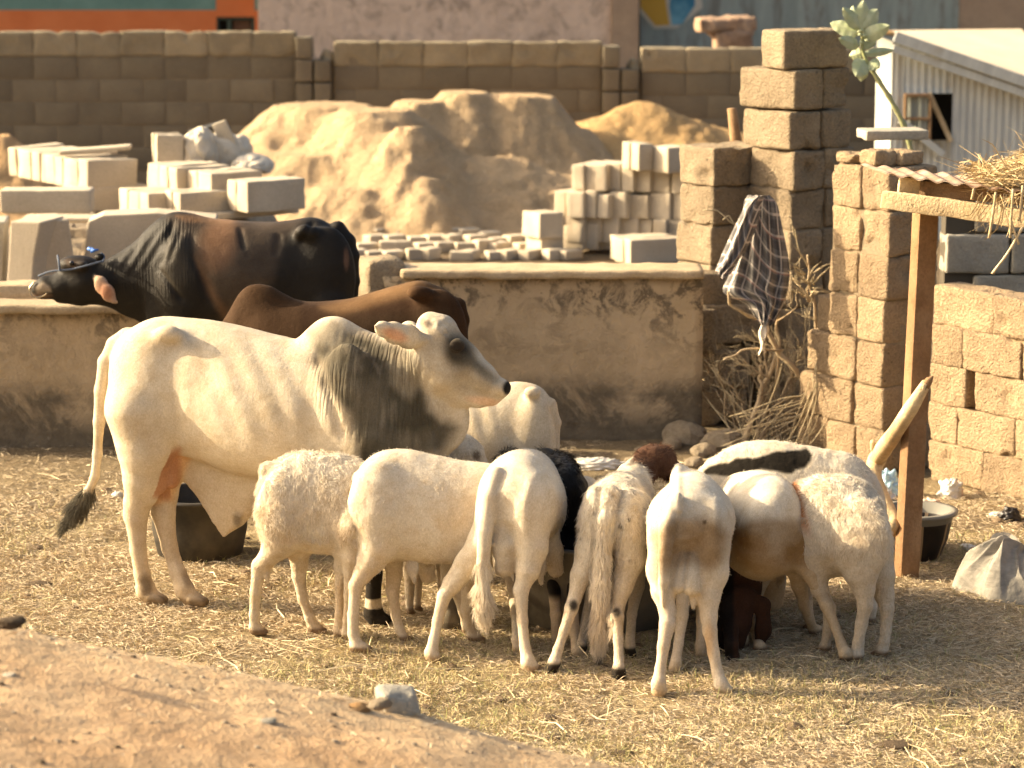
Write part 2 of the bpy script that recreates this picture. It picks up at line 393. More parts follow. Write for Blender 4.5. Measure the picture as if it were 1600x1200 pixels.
wbox(ob, xw0, xw1, 0, .2, -.1, 1.0, M['orange']); wbox(ob, xw0, xw1, 0, .2, 1.28, 3.0, M['orange'])
def flat(name, c, rough=.7): t = NT(name, rough); t.color(c); return t.m
M['dark'] = flat('painted_interior_shade', (.02, .017, .013)); M['green_metal'] = flat('green_window_frame', (.06, .085, .065), .6)  # first one: near-black colour standing in for shade inside openings
M['brown_glass'] = flat('brown_shutter', (.16, .085, .045), .5)
wbox(ob, xw0, xw1, .22, .3, 1.0, 1.28, M['dark'], 'window_shade_sheet')  # near-black sheet painting the shade inside the window opening
wbox(ob, xw0+.0, xw0+.035, .03, .1, 1.0, 1.28, M['green_metal'], 'window_frame'); wbox(ob, xw0+.15, xw0+.20, .03, .1, 1.0, 1.28, M['green_metal'], 'window_frame')
wbox(ob, xw1-.04, xw1, .03, .1, 1.0, 1.28, M['green_metal'], 'window_frame'); wbox(ob, xw0+.035, xw1-.04, .03, .1, 1.24, 1.28, M['green_metal'], 'window_frame')
wbox(ob, xw0+.22, xw1-.06, .12, .15, 1.0, 1.23, M['brown_glass'], 'window_pane')
roofm = grainy('old_roof_sheet', (.3, .26, .2), (.38, .33, .26), None, 2, 30, .2, .3, .004)
wbox(ob, -12.3, xe+.2, -.4, 5.4, 3.0, 3.12, roofm, 'roof')
t = NT('faded_pink_plaster', .9); co = t.coord(False)
c = t.mix(t.noise(co, 1.6, 5, .7), (.60, .45, .34), (.70, .54, .42)); st = t.math('MULTIPLY', t.noise(t.coord(False, (1, 1, 1)), 3.4, 7, .75, .6, .49, .66), .8)
c = t.mix(st, c, (.28, .215, .165)); t.color(c); t.bump([(t.noise(co, 8, 5), .4, .02)]); M['pink'] = t.m
pb = thing('plastered_building', 'faded pink plastered building with dark weather stains, beyond the boundary wall', 'building', (0, 39.6, 0))
xp1 = xat(955, 39.6, 1.2); wbox(pb, xe+.03, xp1, 0, 5, -.1, 3.4, M['pink']); wbox(pb, xe-.1, xp1+.2, -.3, 5.3, 3.4, 3.5, roofm, 'roof')
M['pier'] = grainy('brown_pier', (.36, .26, .18), (.42, .3, .2), (.26, .18, .13), 2, 20, .2, .3, .01)
wbox(pb, xp1+.004, xat(998, 39.6, 1.2), -.06, 5, -.1, 3.35, M['pier'], 'corner_pier')
t = NT('weathered_teal_paint', .9); co = t.coord(False)
c = t.mix(t.noise(t.coord(False, (3, 1, .5)), 1.2, 6, .7), (.23, .27, .245), (.36, .40, .36)); c = t.mix(t.noise(t.coord(False, (2, 1, .4)), 2.2, 6, .75, .4, .5, .68), c, (.16, .13, .10))
t.color(c); M['teal'] = t.m
tb = thing('teal_building', 'weathered teal painted building with a mural, beyond the boundary wall behind the block tower', 'building', (0, 40.4, 0))
xt0, xt1 = xat(998, 40.4, 1.2)+.02, xat(1498, 40.4, 1.2)
wbox(tb, xt0, xt1, 0, 5, -.1, 3.4, M['teal']); wbox(tb, xt1+.004, 11, -.02, 5, -.1, 3.4, M['pier'], 'brown_wall'); wbox(tb, xt0-.2, 11.2, -.3, 5.3, 3.4, 3.5, roofm, 'roof')
def panel(name, pts, Yp, m, parent, y0, th=.01):   # flat painted figure on the wall, outline given where the sight lines meet the wall
    P = np.array([atY(a, b, Yp-y0)-np.array([0, Yp, 0]) for a, b in pts]); n = len(P); Q = P+np.array([0, th, 0])
    me = bpy.data.meshes.new(name); me.from_pydata([tuple(v) for v in np.concatenate([P, Q])], [], [tuple(range(n)), tuple(range(2*n-1, n-1, -1))]+[(i, i+n, (i+1) % n+n, (i+1) % n) for i in range(n)])
    return obj(name, me, m, parent)
t = NT('mural_blue', .8); t.color(t.mix(t.noise(t.coord(False), 3, 2), (.06, .22, .33), (.22, .48, .58))); blue = t.m
panel('mural_border', [(1000, -30), (1000, 20), (1022, 45), (1058, 44), (1098, 12), (1092, -30)], 40.4, flat('mural_white', (.6, .55, .45)), tb, .012, .01)
panel('mural_yellow_field', [(1001, -30), (1001, 12), (1024, 40), (1046, 39), (1040, -2), (1034, -30)], 40.4, flat('mural_yellow', (.62, .36, .06)), tb, .018, .005)
panel('mural_blue_field', [(1050, -30), (1046, 10), (1050, 39), (1066, 38), (1086, 8), (1084, -30)], 40.4, blue, tb, .018, .005)
# mud oven-like mound seen over the wall top
YK = 32.2; zk = [atY(1140, q, YK)[2] for q in (30, 46, 80)]; o = obj('clay_slab_shelter', None, loc=(xat(1095, YK, 1.4), YK, 0)); kx = 1/138.
tag(o, 'broken red clay structure with an overhanging slab, seen over the wall top beside the mural', 'clay shelter')
clay = grainy('red_clay', (.30, .19, .125), (.40, .27, .18), (.18, .12, .08), 4, 30, .3, .5, .01)
obj('slab', rough_block(88*kx, .5, zk[0]-zk[1]+.03, .03, .03, .045, 6), clay, o, (0, 0, zk[1]-.04), (0, -.05, .1)); obj('support', rough_block(60*kx, .4, zk[1], .04, .05, .05, 7), clay, o, (22*kx, .02, -.02))
obj('slab_wedge', rough_block(.34, .35, .12, .04, .03, .02, 8), clay, o, (6*kx, .05, zk[1]-.03), (0, .62, 0)); obj('slab_wedge', rough_block(.14, .3, .2, .04, .03, .02, 9), clay, o, (68*kx, .05, zk[1]-.12), (0, -.5, 0))
# white corrugated shed
t = NT('white_painted_sheet', .55); co = t.coord(False)
c = t.mix(t.noise(t.coord(False, (6, 1, .7)), 2, 5, .7), (.44, .45, .42), (.58, .59, .54)); c = t.mix(t.math('MULTIPLY', t.noise(co, 4, 5, lo=.55, hi=.7), .5), c, (.42, .36, .27)); t.color(c); M['white_sheet'] = t.m
def corrugated(name, L, H, m, parent, loc, rot, pitch=.065, amp=.008, top=None, t=.004):
    n = int(L/pitch*6)+1; xs = np.linspace(0, L, n); yv = amp*np.sin(xs/pitch*2*math.pi)
    tp = top(xs) if top is not None else np.full(n, H)
    rows = 5; V = []
    for off in (0, t):
        for k in range(rows): V.append(np.stack([xs, yv+off, tp*k/(rows-1)], -1))
    V = np.concatenate([np.stack(V[:rows], 1).reshape(-1, 3), np.stack(V[rows:], 1).reshape(-1, 3)])
    f = grid_faces(n, rows); N = n*rows
    F = [f, f[:, ::-1]+N]
    e = [(i*rows, (i+1)*rows, (i+1)*rows+N, i*rows+N) for i in range(n-1)] + [(i*rows+rows-1, i*rows+rows-1+N, (i+1)*rows+rows-1+N, (i+1)*rows+rows-1) for i in range(n-1)]
    F.append(np.array(e)); return obj(name, mesh_np(name, V, np.concatenate(F)), m, parent, loc, rot)
YS = 25.5
xs0 = xat(1368, YS, 1); sh = thing('white_shed', 'white corrugated metal shed with an open shutter window, behind the right pillars', 'shed', (xs0, YS, 0))
sc_ = (xat(1600, YS, 1)-xs0)/232.      # metres per photo pixel at the shed front
def zs(py, Yq=YS): return atY(1400, py, Yq)[2]
zl, zt, zr_ = zs(118), zs(62), zs(132)
LW = 300*sc_
def gable(x):
    px = 1368+x/sc_; return np.interp(px, [1368, 1392, 1600, 1668], [zs(75), zs(62), zs(128), zs(150)])
wx0, wx1, wz0, wz1 = 42*sc_, 119*sc_, zs(219), zs(146)
x24 = 24*sc_; corrugated('wall_sheet', wx0-x24, 1, M['white_sheet'], sh, (x24, 0, 0), None, top=lambda q: gable(q+x24))
corrugated('wall_sheet', LW-wx1, 1, M['white_sheet'], sh, (wx1, 0, 0), None, top=lambda q: gable(q+wx1))
corrugated('wall_sheet', wx1-wx0, 1, M['white_sheet'], sh, (wx0, 0, 0), None, top=lambda q: 0*q+wz0)
corrugated('wall_sheet', wx1-wx0, 1, M['white_sheet'], sh, (wx0, 0, wz1), None, top=lambda q: gable(q+wx0)-wz1)
corrugated('side_wall', 1.1, 1.8, M['white_sheet'], sh, (x24, 1.1, 0), (0, 0, -math.pi/2), top=lambda q: 0*q+zs(66))
wbox(sh, wx0-.1, wx1+.25, .5, .6, .0, wz1+.1, M['dark'], 'interior_shade_sheet')  # added near-black sheet, paints the shed's inner shade behind the window
wood = grainy('old_timber', (.26, .155, .08), (.36, .23, .125), (.19, .11, .06), 6, 60, .3, .4, .003)
M['wood'] = wood; M['pale_wood'] = grainy('pale_timber', (.55, .41, .23), (.66, .52, .32), (.42, .28, .14), 7, 60, .3, .5, .003)
shw = flat('shutter_sheet', (.26, .27, .23), .6)
corrugated('shutter', 38*sc_, wz1-wz0-.03, shw, sh, (wx0, -.02, wz0+.02), (0, 0, -.25), .09, .01)
for (a, b, cc, d) in ((1410, 1414, 145, 218), (1449, 1453, 150, 218)):
    wbox(sh, (a-1368)*sc_, (b-1368)*sc_, -.09, -.05, zs(d), zs(cc), wood, 'shutter_frame')
wbox(sh, wx0, 82*sc_, -.092, -.06, zs(150), zs(145), wood, 'shutter_frame'); wbox(sh, wx0, 82*sc_, -.092, -.06, zs(186), zs(182), wood, 'shutter_frame')
obj('brace', simple_box(.045, .03, .48, .004), M['pale_wood'], sh, (118*sc_-.02, -.03, wz0-.02), (0, -.45, 0))
obj('lower_brace', simple_box(.06, .03, .5, .004), M['white_sheet'], sh, ((1470-1368)*sc_, -.09, zs(245)), (0, -.9, 0))
# roof: two slopes; the near eave edge carries a pale batten
def roofsheet(x0, z0, x1, z1, name):
    d = 2.6; k0 = atY(1400, 50, YS+d)[2]-z0; k1 = atY(1400, 47, YS+d)[2]-z1; V = []; n = 40
    tt = np.linspace(0, 1, n); a = np.stack([x0+(x1-x0)*tt, 0*tt-.12, z0+(z1-z0)*tt+.02], -1); b = a+np.stack([0*tt, 0*tt+d, k0+(k1-k0)*tt], -1); c = a-np.array([0, 0, .02]); e = b-np.array([0, 0, .02])
    V = np.stack([a, b, e, c, a], 1).reshape(-1, 3); return obj(name, mesh_np(name, V, grid_faces(n, 5)), None, sh)
rs = roofsheet(20*sc_, zs(50), 300*sc_, zs(146), 'roof'); rs.data.materials.append(grainy('tan_roof_sheet', (.62, .5, .36), (.7, .58, .43), None, 3, 40, .15, .2, .003))
ang = math.atan2(zs(50)-zs(146), 280*sc_)
obj('barge_board', simple_box(math.hypot(280*sc_, zs(50)-zs(146)), .03, .10, .006), M['white_sheet'], sh, (20*sc_, -.16, zs(50)-.08), (0, ang, 0))
obj('barge_board', simple_box(math.hypot(280*sc_, zs(50)-zs(146)), .03, .07, .006), M['white_sheet'], sh, (19*sc_, -.13, zs(50)-.17), (0, ang, 0))
# ------------------------------------------------------------------ feeding trough wall (left) and low plastered wall (right)
t = NT('stained_plaster', .93); co = t.coord(False); zz = t.sep(co)[2]
c = t.mix(t.noise(co, 2.2, 5), (.50, .38, .24), (.60, .46, .30)); blot = t.noise(co, 7, 7, .8, .6, .49, .56)
up = t.math('MULTIPLY', blot, t.math('MULTIPLY', t.remap(zz, .62, 1.0, 0, 1), t.noise(co, 1.8, 4, lo=.36, hi=.50)))
lo = t.math('MULTIPLY', t.math('MAXIMUM', t.remap(zz, .28, .42, 1, 0), t.math('MULTIPLY', t.remap(zz, .48, .62, 1, 0), t.noise(co, 1.8, 6, .7, .4, .42, .54))), .9)
c = t.mix(t.math('MULTIPLY', up, .8), c, (.11, .085, .06)); c = t.mix(lo, c, t.mix(t.noise(co, 7, 5, .7), (.09, .075, .055), (.19, .155, .11)))
c = t.mix(t.math('MULTIPLY', t.noise(co, 26, 5, .8, lo=.60, hi=.70), t.math('MULTIPLY', lo, .55)), c, (.42, .36, .28))
t.color(c); t.bump([(t.noise(co, 12, 6, .75), .8, .012), (blot, .5, .006), (t.noise(co, 120, 3), .5, .002)]); M['plaster'] = t.m
M['cap'] = grainy('cement_cap', (.42, .32, .20), (.52, .40, .26), (.3, .22, .14), 4, 80, .3, .6, .005)
def plaster_wall(parent, x0, x1, y, th, H, seed, name='wall', m=None, cap=True, capx=None):
    L = x1-x0; V, F = box_np(L, th, H+.2, (int(L/.06), 4, 16)); P = V+seed
    d = fbm(P, 2.2, 4, seed)*.012+fbm(P, 12, 2, seed+1)*.003; V[:, 1] += np.where(V[:, 1] < th/2, 1, -1)*d
    V[:, 2] += (V[:, 2] > H)*fbm(P, 5, 3, seed+4)*.012; V[:, 0] += np.where(V[:, 0] < .01, 1, 0)*(fbm(P, 5, 3, seed+6)*.03+.02)
    o = obj(name, mesh_np(name, V, F), m or M['plaster'], parent, (x0, y, -.2))
    if cap:
        c0, c1 = capx or (x0, x1); Lc = c1-c0; V, F = box_np(Lc, th+.10, .052, (int(Lc/.03), 6, 3)); V = rounded(V, Lc, th+.10, .052, .012)
        V += (fbm(V+seed, 11, 3, seed+8)*.009)[:, None]*np.array([.4, 1, .8]); V[:, 1] -= np.maximum(0, fbm(V+seed+9, 3, 2, 3)-.3)*-.02*(V[:, 1] < .03)
        obj('coping', mesh_np('coping', V, F), M['cap'], parent, (c0, y-.06, H-.008))
    return o
YW = 16.3
lw = thing('low_wall', 'low plastered wall with a cement coping and dark mould stains, behind the white cattle', 'wall', (0, YW, 0))
zcap = atY(850, 418, YW)[2]-.055
plaster_wall(lw, xat(596, YW, .5), xat(1098, YW, .5), 0, .26, zcap, 3, capx=(xat(625, YW, 1), xat(1100, YW, 1)))
eb = [rough_block(.24, .30, .235, .03, .04, .016, 200+q) for q in range(2)]
for k in range(5): obj('end_block', eb[k % 2], M['sandcrete'], lw, (xat(573, YW, .5)+random.uniform(-.01, .01), -.02, k*.222-.06), (0, 0, .30))
zc2 = atY(100, 474, YW-.2)[2]-.05
tr = thing('feeding_trough', 'plastered masonry feeding trough with a rounded rim, under the black cow at left', 'trough', (0, YW-.2, 0))
xa, xb = xat(-260, YW, .5), xat(470, YW, .5)
plaster_wall(tr, xa, xb, 0, .2, zc2, 7, name='front_wall'); plaster_wall(tr, xa, xb, .85, .2, zc2+.03, 9, name='back_wall', m=M['cap'], cap=False)
fill(tr, xa, .19, .1, xb-xa, .67, .5, M['cap'], 'trough_bed')
# ------------------------------------------------------------------ near block pillars, right
A = math.radians(34)
def pillar_blocks(par, specs, m, seed, jit=.012):
    """specs: (x, y, z, L, W, H) local boxes"""
    for i, (x, y, z, L, W, H) in enumerate(specs):
        g_ = .004
        obj('block', rough_block(L-g_, W-g_, H-g_, .018, .018, .016, seed+i), m, par, (x+random.uniform(-jit, jit)*.5, y+random.uniform(-jit, jit), z), (0, 0, random.uniform(-.02, .02)))
CH = .236
YA = 16.95
pa = thing('block_pier', 'shaded block pier with the shirt bush in front, left of the block tower', 'pier', (xat(1113, YA, 1), YA, 0), A)
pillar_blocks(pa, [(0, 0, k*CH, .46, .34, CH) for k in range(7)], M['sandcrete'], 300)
fill(pa, .02, .03, 0, .42, .28, 7*CH-.02)
YA2 = 16.75
pb2 = thing('block_pier', 'shaded block pier that carries the loose block tower, between shirt and lit pillar', 'pier', (xat(1236, YA2, 1), YA2, 0), A)
sp = []
for k in range(7):
    sp += [(0, 0, k*CH, .245, .42, CH), (.25, 0, k*CH, .24, .42, CH)] if k % 2 == 0 else [(0, 0, k*CH, .26, .42, CH), (.27, .0, k*CH, .23, .42, CH)]
pillar_blocks(pb2, sp, M['sandcrete'], 330); fill(pb2, .02, .03, 0, .44, .36, 7*CH-.02)
rubb = thing('broken_wall_stub', 'low broken block stub behind the dry bush, at the end of the plastered wall', 'wall', (xat(1092, 16.6, .5), 16.6, 0), .1)
pillar_blocks(rubb, [(0.02, .1, 0, .3, .3, CH), (-.02, .08, CH, .34, .3, CH), (-.10, -.08, 2*CH, .2, .22, CH*1.15), (0.05, .1, 3*CH-.2, .4, .25, CH), (.0, .12, 4*CH-.25, .3, .2, CH)], M['sandcrete'], 360)
ztop = 7*CH
tower = [((0, 0), 0, (.24, .45), .225, 34, 'left block of the bottom pair in the loose block tower'), ((.25, 0), 0, (.23, .45), .225, 34, 'right block of the bottom pair in the loose block tower'),
         ((-.01, .01), 1, (.24, .47), .235, 40, 'left block of the middle pair in the loose block tower'), ((.235, .01), 1, (.22, .45), .235, 40, 'right block of the middle pair in the loose block tower'),
         ((.05, .0), 2, (.47, .24), .225, 30, 'single block lying lengthwise on top of the loose block tower')]
for i, (lp, lev, (bl, bw), bh, aa, lab) in enumerate(tower):
    a = math.radians(aa); ox, oy = xat((1234, 1245, 1212)[lev], YA2, 1.8), YA2-.02
    x_, y_ = lp
    o = obj('loose_block', rough_block(bl, bw, bh, .02, .02, .010, 400+i), M['sandcrete'], None, (ox+x_*math.cos(a)-y_*math.sin(a), oy+x_*math.sin(a)+y_*math.cos(a), ztop+lev*.238), (random.uniform(-.004, .004), 0, a))
    tag(o, lab, 'block', 'loose blocks stacked on the pier')
# right pillar B, its buttress, the lit wall and the grey wall behind
YB = 15.35; xB = xat(1385, YB, 1)
bp = thing('block_pillar', 'tall sunlit block pillar with crumbling joints, behind the timber post', 'pillar', (xB, YB, 0), A)
sp = []
for k in range(7):
    z = k*.242
    w1 = .235+.02*math.sin(k*2)
    sp += [(0, 0, z, .37, w1, .242), (0, w1+.008, z, .37, .25, .242)]
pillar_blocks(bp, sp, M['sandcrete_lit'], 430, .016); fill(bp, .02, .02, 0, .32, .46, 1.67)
sp = []
for k, n in ((0, .27), (1, .25), (2, .20)): sp.append((0.02, .50, k*.242, .3, n, .242))
sp.append((.03, .5, 3*.242, .26, .13, .2)); pillar_blocks(bp, sp, M['sandcrete_lit'], 460)
pillar_blocks(bp, [(.0, .1, 7*.242, .16, .15, .09), (.15, .05, 7*.242, .17, .2, .075), (-.02, .28, 7*.242, .15, .16, .06), (.14, .26, 7*.242, .16, .15, .07)], M['sandcrete_lit'], 480)
tag(obj('concrete_slab', rough_block(.36, .22, .055, .03, .008, .003, 490), M['concrete_grey'], None, (xat(1352, 15.9, 1.8), 15.85, 1.795), .15), 'thin grey slab lying on top of the sunlit pillar', 'slab')
aw = math.atan2(-.80, .60)
wl = thing('sunlit_wall', 'sunlit tan block wall with a dark hole, at the right edge behind the timber post', 'wall', (xat(1452, 15.25, .5), 15.25, 0), aw)
Lw, Hw = .45, .214
for k in range(5):
    x = -.02 - (k % 2)*.2
    i = 0
    if k == 2: x = 0
    while x < 2.9:
        L = Lw*random.uniform(.92, 1.06)
        if k == 2 and i == 0:
            L = .27
        x0 = max(x, 0); Lr = x+L-x0
        if Lr > .05: obj('block', rough_block(Lr+.002, .2, Hw+.002, .018, .015, .016, 500+k*11+i), M['sandcrete_lit'], wl, (x0, random.uniform(-.008, .008), k*Hw), None)
        x += L
        if k == 2 and i == 0: x += .062
        i += 1
M['wall_mortar'] = grainy('sand_mortar', (.40, .29, .17), (.48, .35, .21), None, 5, 80, .35, .8, .006)
fill(wl, .01, .022, -.1, .60, .12, 2*Hw+.1-.01, M['wall_mortar']); fill(wl, .01, .022, 2*Hw-.01, .235, .12, Hw+.02, M['wall_mortar']); fill(wl, .345, .022, 2*Hw-.01, .27, .12, Hw+.02, M['wall_mortar']); fill(wl, .22, .16, 2*Hw-.02, .16, .03, Hw+.03, M['dark'], 'hole_shade_sheet'); fill(wl, .612, .022, -.1, 2.2, .12, 5*Hw+.05, M['wall_mortar']); fill(wl, .01, .022, 3*Hw, .60, .12, 2*Hw-.04, M['wall_mortar'])  # near-black sheet behind the gap paints the shade in the hole
YC = 16.4
gw = thing('grey_wall', 'shaded grey block wall under the straw roof, behind the sunlit wall', 'wall', (xat(1478, YC, 1), YC, 0), math.radians(4))
ms = [rough_block(.375, .2, .23, .035, .016, .008, 560+q) for q in range(4)]
for k in range(6):
    for i in range(-1, 5):
        xx = i*.385+(k % 2)*.17
        if xx < -.05: continue
        obj('block', ms[random.randrange(4)], M['concrete_grey'], gw, (xx, random.uniform(-.02, .01), k*.242), (0, random.uniform(-.01, .01), 0))
fill(gw, .0, .04, 0, 1.9, .12, 6*.242-.03, flat('old_mortar', (.09, .075, .055)))
# ------------------------------------------------------------------ pale block rows, left and right
def ordn(i): return ['first', 'second', 'third', 'fourth', 'fifth', 'sixth', 'seventh', 'eighth', 'ninth', 'tenth', 'eleventh', 'twelfth', 'thirteenth', 'fourteenth'][i]
BLK = {}
def pale_block(W, L, H, seed):
    seed = random.randrange(4)
    key = (round(W, 2), round(L, 2), round(H, 2), seed % 4)
    if key not in BLK: BLK[key] = rough_block(W, L, H, .04, .009, .0075, 700+len(BLK))
    return BLK[key]
def row(px, py, D, ws, a, label, group, L=.45, H=.225, m='concrete', tilt=0):
    """a row of blocks standing side by side, running back-left from the near corner at (px,py,D); W: thickness of each, nearest last"""
    p = atY(px, py, D); a = math.radians(a); n = len(ws); cx, cy = p[0], p[1]
    dx, dy = -math.sin(a), math.cos(a)          # back-left direction across the row
    for i, w_ in enumerate(reversed(ws)):
        k = n-1-i
        g_ = random.uniform(.003, .014)
        lab = (f'{ordn(k)} block from the left in {label}' if n > 1 else f'single block in {label}')
        hh = H*random.uniform(.97, 1.02)
        o = obj('concrete_block', pale_block(L, w_-.002, H, i), M[m], None, (cx, cy, p[2]), (random.uniform(-.012, .012), random.uniform(-.02, .02)*(1+tilt), a+random.uniform(-.07, .07)))
        o.scale = (1, 1, hh/H); tag(o, lab, 'block', group)
        cx += dx*(w_+g_); cy += dy*(w_+g_)
G1 = 'pale concrete blocks stacked at left'
row(137, 299, 22.0, [.13, .15, .11, .15, .10, .16, .13, .14, .12, .15], 35, 'the long upper row of upright pale blocks at left', G1, H=.235, tilt=1)
row(137, 334, 22.0, [.15, .15, .15], 35, 'the lower row under the long upright row at left', G1, L=.55, H=.20)
row(277, 311, 21.55, [.2, .13, .14], 35, 'the middle row beside the single upright block', G1, H=.24)
row(232, 342, 21.2, [.16, .18, .14], 35, 'the lowest short row above the black cow', G1, H=.19)
row(282, 342, 21.1, [.12, .13], 35, 'the low pair above the black cow back', G1, H=.19)
row(330, 320, 21.3, [.16, .2], 35, 'the pair left of the longest facing block', G1, H=.235)
row(387, 334, 21.0, [.14, .17], 35, 'the front row with the longest facing block', G1, L=.50, H=.235)
row(245, 261, 22.2, [.05, .1], 20, 'the upright pair standing alone on the left stack', G1, L=.215, H=.25)
row(330, 345, 21.1, [.3], 30, 'the base course under the front row', G1, L=.75, H=.05)
for (pts, L, W, H, rz, rx, m, lab) in (((92, 243, 22.3), .56, .2, .035, .05, -.05, 'concrete', 'thin pale slab leaning across the top of the left block row'),
                                       ((125, 247, 22.6), .3, .2, .05, .2, 0, 'stone', 'broken stone wedge under the thin slab at left'),
                                       ((0, 334, 20.6), .66, .25, .17, .02, 0, 'concrete', 'grey concrete channel lying in front of the left block row'),
                                       ((33, 349, 19.6), .52, .25, .035, .0, 0, 'concrete', 'thin white board resting on the concrete pedestals'),
                                       ((145, 353, 19.7), .13, .2, .03, .2, .1, 'concrete', 'small white offcut beside the white board'),
                                       ((246, 350, 20.6), .12, .1, .03, .3, .1, 'rust', 'small dull red board above the black cow neck')):
    p = atY(*pts); o = obj('slab', rough_block(L, W, H, .04, min(.012, H*.4), .003, int(pts[0])), M[m], None, p, (0, rx*1.4, rz)); tag(o, lab, 'slab')
# sacks and a leaning board right of the single block
p = atY(345, 250, 22.4); o = obj('board', rough_block(.12, .025, .30, .04, .008, .003, 601), M['concrete'], None, p+np.array([.06, 0, 0]), (.1, -.42, -.2)); tag(o, 'pale board leaning on the white sacks, left of the big sand heap', 'board')
p = atY(302, 212, 22.9); o = obj('board', rough_block(.3, .2, .03, .04, .008, .003, 602), flat('black_board', (.03, .028, .025)), None, p, (0, -.25, .3)); tag(o, 'black board lying on the white sacks', 'board')
M['sack'] = grainy('woven_sack', (.56, .48, .37), (.66, .58, .46), (.42, .35, .26), 6, 120, .2, .4, .003)
def soft_sack(name, c, size, seed, m, label, cat, rz=0, fo=1.):
    n = 90; a, b = np.meshgrid(np.linspace(0, 2*math.pi, n, endpoint=False), np.linspace(-math.pi/2, math.pi/2, n), indexing='ij'); a, b = a.ravel(), b.ravel()
    S = np.stack([np.cos(a)*np.cos(b), np.sin(a)*np.cos(b), np.sin(b)], -1); w_ = fbm(S+seed, 1.2, 3, seed)
    f1 = np.abs(np.sin(3.2*S[:, 0]+1.5*S[:, 2]+3.2*w_+seed)); f2 = np.abs(np.sin(6*S[:, 1]-3*S[:, 2]+4*fbm(S+seed, 1.8, 2, seed+4)))
    r = 1+.25*w_+fo*(.10*f1**.7+.06*f2**.6)+.015*fbm(S, 9, 2, 3)-.12*fo
    V = S*r[:, None]*np.array(size); V[:, 2] = np.maximum(V[:, 2], -size[2]*.5)+size[2]*.45
    return tag(obj(name, mesh_np(name, V, grid_faces(n, n, True)), m, None, c, rz), label, cat)
def crumple(name, c, size, seed, m, label, cat, amp=.35, rz=0):
    n = 40; a, b = np.meshgrid(np.linspace(0, 2*math.pi, n, endpoint=False), np.linspace(-math.pi/2, math.pi/2, n), indexing='ij'); a, b = a.ravel(), b.ravel()
    S = np.stack([np.cos(a)*np.cos(b), np.sin(a)*np.cos(b), np.sin(b)], -1)
    r = 1+amp*(np.abs(fbm(S*[1, 1, 1.6]+seed, 1.9, 3, seed))*1.5-.5)+amp*.5*np.abs(vnoise(S+seed, 5, seed+2))
    V = S*r[:, None]*np.array(size); V[:, 2] = np.maximum(V[:, 2], -size[2]*.45)+size[2]*.4
    return tag(obj(name, mesh_np(name, V, grid_faces(n, n, True)), m, None, c, rz), label, cat)
soft_sack('sack', atY(315, 262, 22.4), (.16, .18, .22), 3, M['sack'], 'crumpled white sack beside the single upright block', 'sack')
soft_sack('sack', atY(352, 262, 22.5), (.22, .18, .20), 4, M['sack'], 'crumpled white sack under the leaning pale board', 'sack')
soft_sack('sack', atY(395, 268, 22.3), (.17, .18, .09), 5, M['sack'], 'flattened white sack at the foot of the big sand heap', 'sack')
# precast pedestals behind the trough
def prism(name, outline, th, m, loc, rz, label, cat, seed=0):
    P = np.array(outline, float); n = len(P); V = np.concatenate([np.stack([P[:, 0], 0*P[:, 0], P[:, 1]], -1), np.stack([P[:, 0], 0*P[:, 0]+th, P[:, 1]], -1)])
    me = bpy.data.meshes.new(name); me.from_pydata([tuple(v) for v in V], [], [tuple(range(n)), tuple(range(2*n-1, n-1, -1))]+[(i, i+n, (i+1) % n+n, (i+1) % n) for i in range(n)])
    o = obj(name, me, m, None, loc, rz); b = o.modifiers.new('edge', 'BEVEL'); b.width = .012; b.segments = 2; return tag(o, label, cat)
D1 = 18.9
def outl(pts, D, x0): return [(atY(a, b, D)[0]-x0, atY(a, b, D)[2]) for a, b in pts]
x0 = xat(10, D1, .8)
prism('pedestal', outl([(10, 560), (10, 440), (17, 345), (70, 345), (58, 400), (55, 440), (55, 560)], D1, x0), .35, M['concrete'], (x0, D1, 0), -.30, 'pale precast pedestal nearest the left edge behind the trough', 'pedestal')
x0 = xat(58, D1+.2, .8)
prism('pedestal', outl([(58, 560), (60, 440), (75, 345), (108, 345), (122, 440), (122, 560)], D1+.1, x0), .4, M['concrete'], (x0, D1+.1, 0), .35, 'tapered precast pedestal between the pale pedestal and the slab', 'pedestal')
x0 = xat(122, D1+.3, .8)
prism('slab', outl([(118, 560), (120, 440), (128, 348), (152, 338), (235, 335), (330, 345), (335, 560)], D1+.3, x0), .3, M['concrete'], (x0+.03, D1+.35, 0), .08, 'large pale concrete slab behind the black cow neck', 'slab')
x0 = xat(-60, D1, .8)
prism('pedestal', outl([(-60, 560), (-60, 350), (4, 350), (-1, 440), (-1, 560)], D1, x0), .35, M['concrete_grey'], (x0, D1+.1, 0), .1, 'grey precast pedestal cut off by the left edge', 'pedestal')
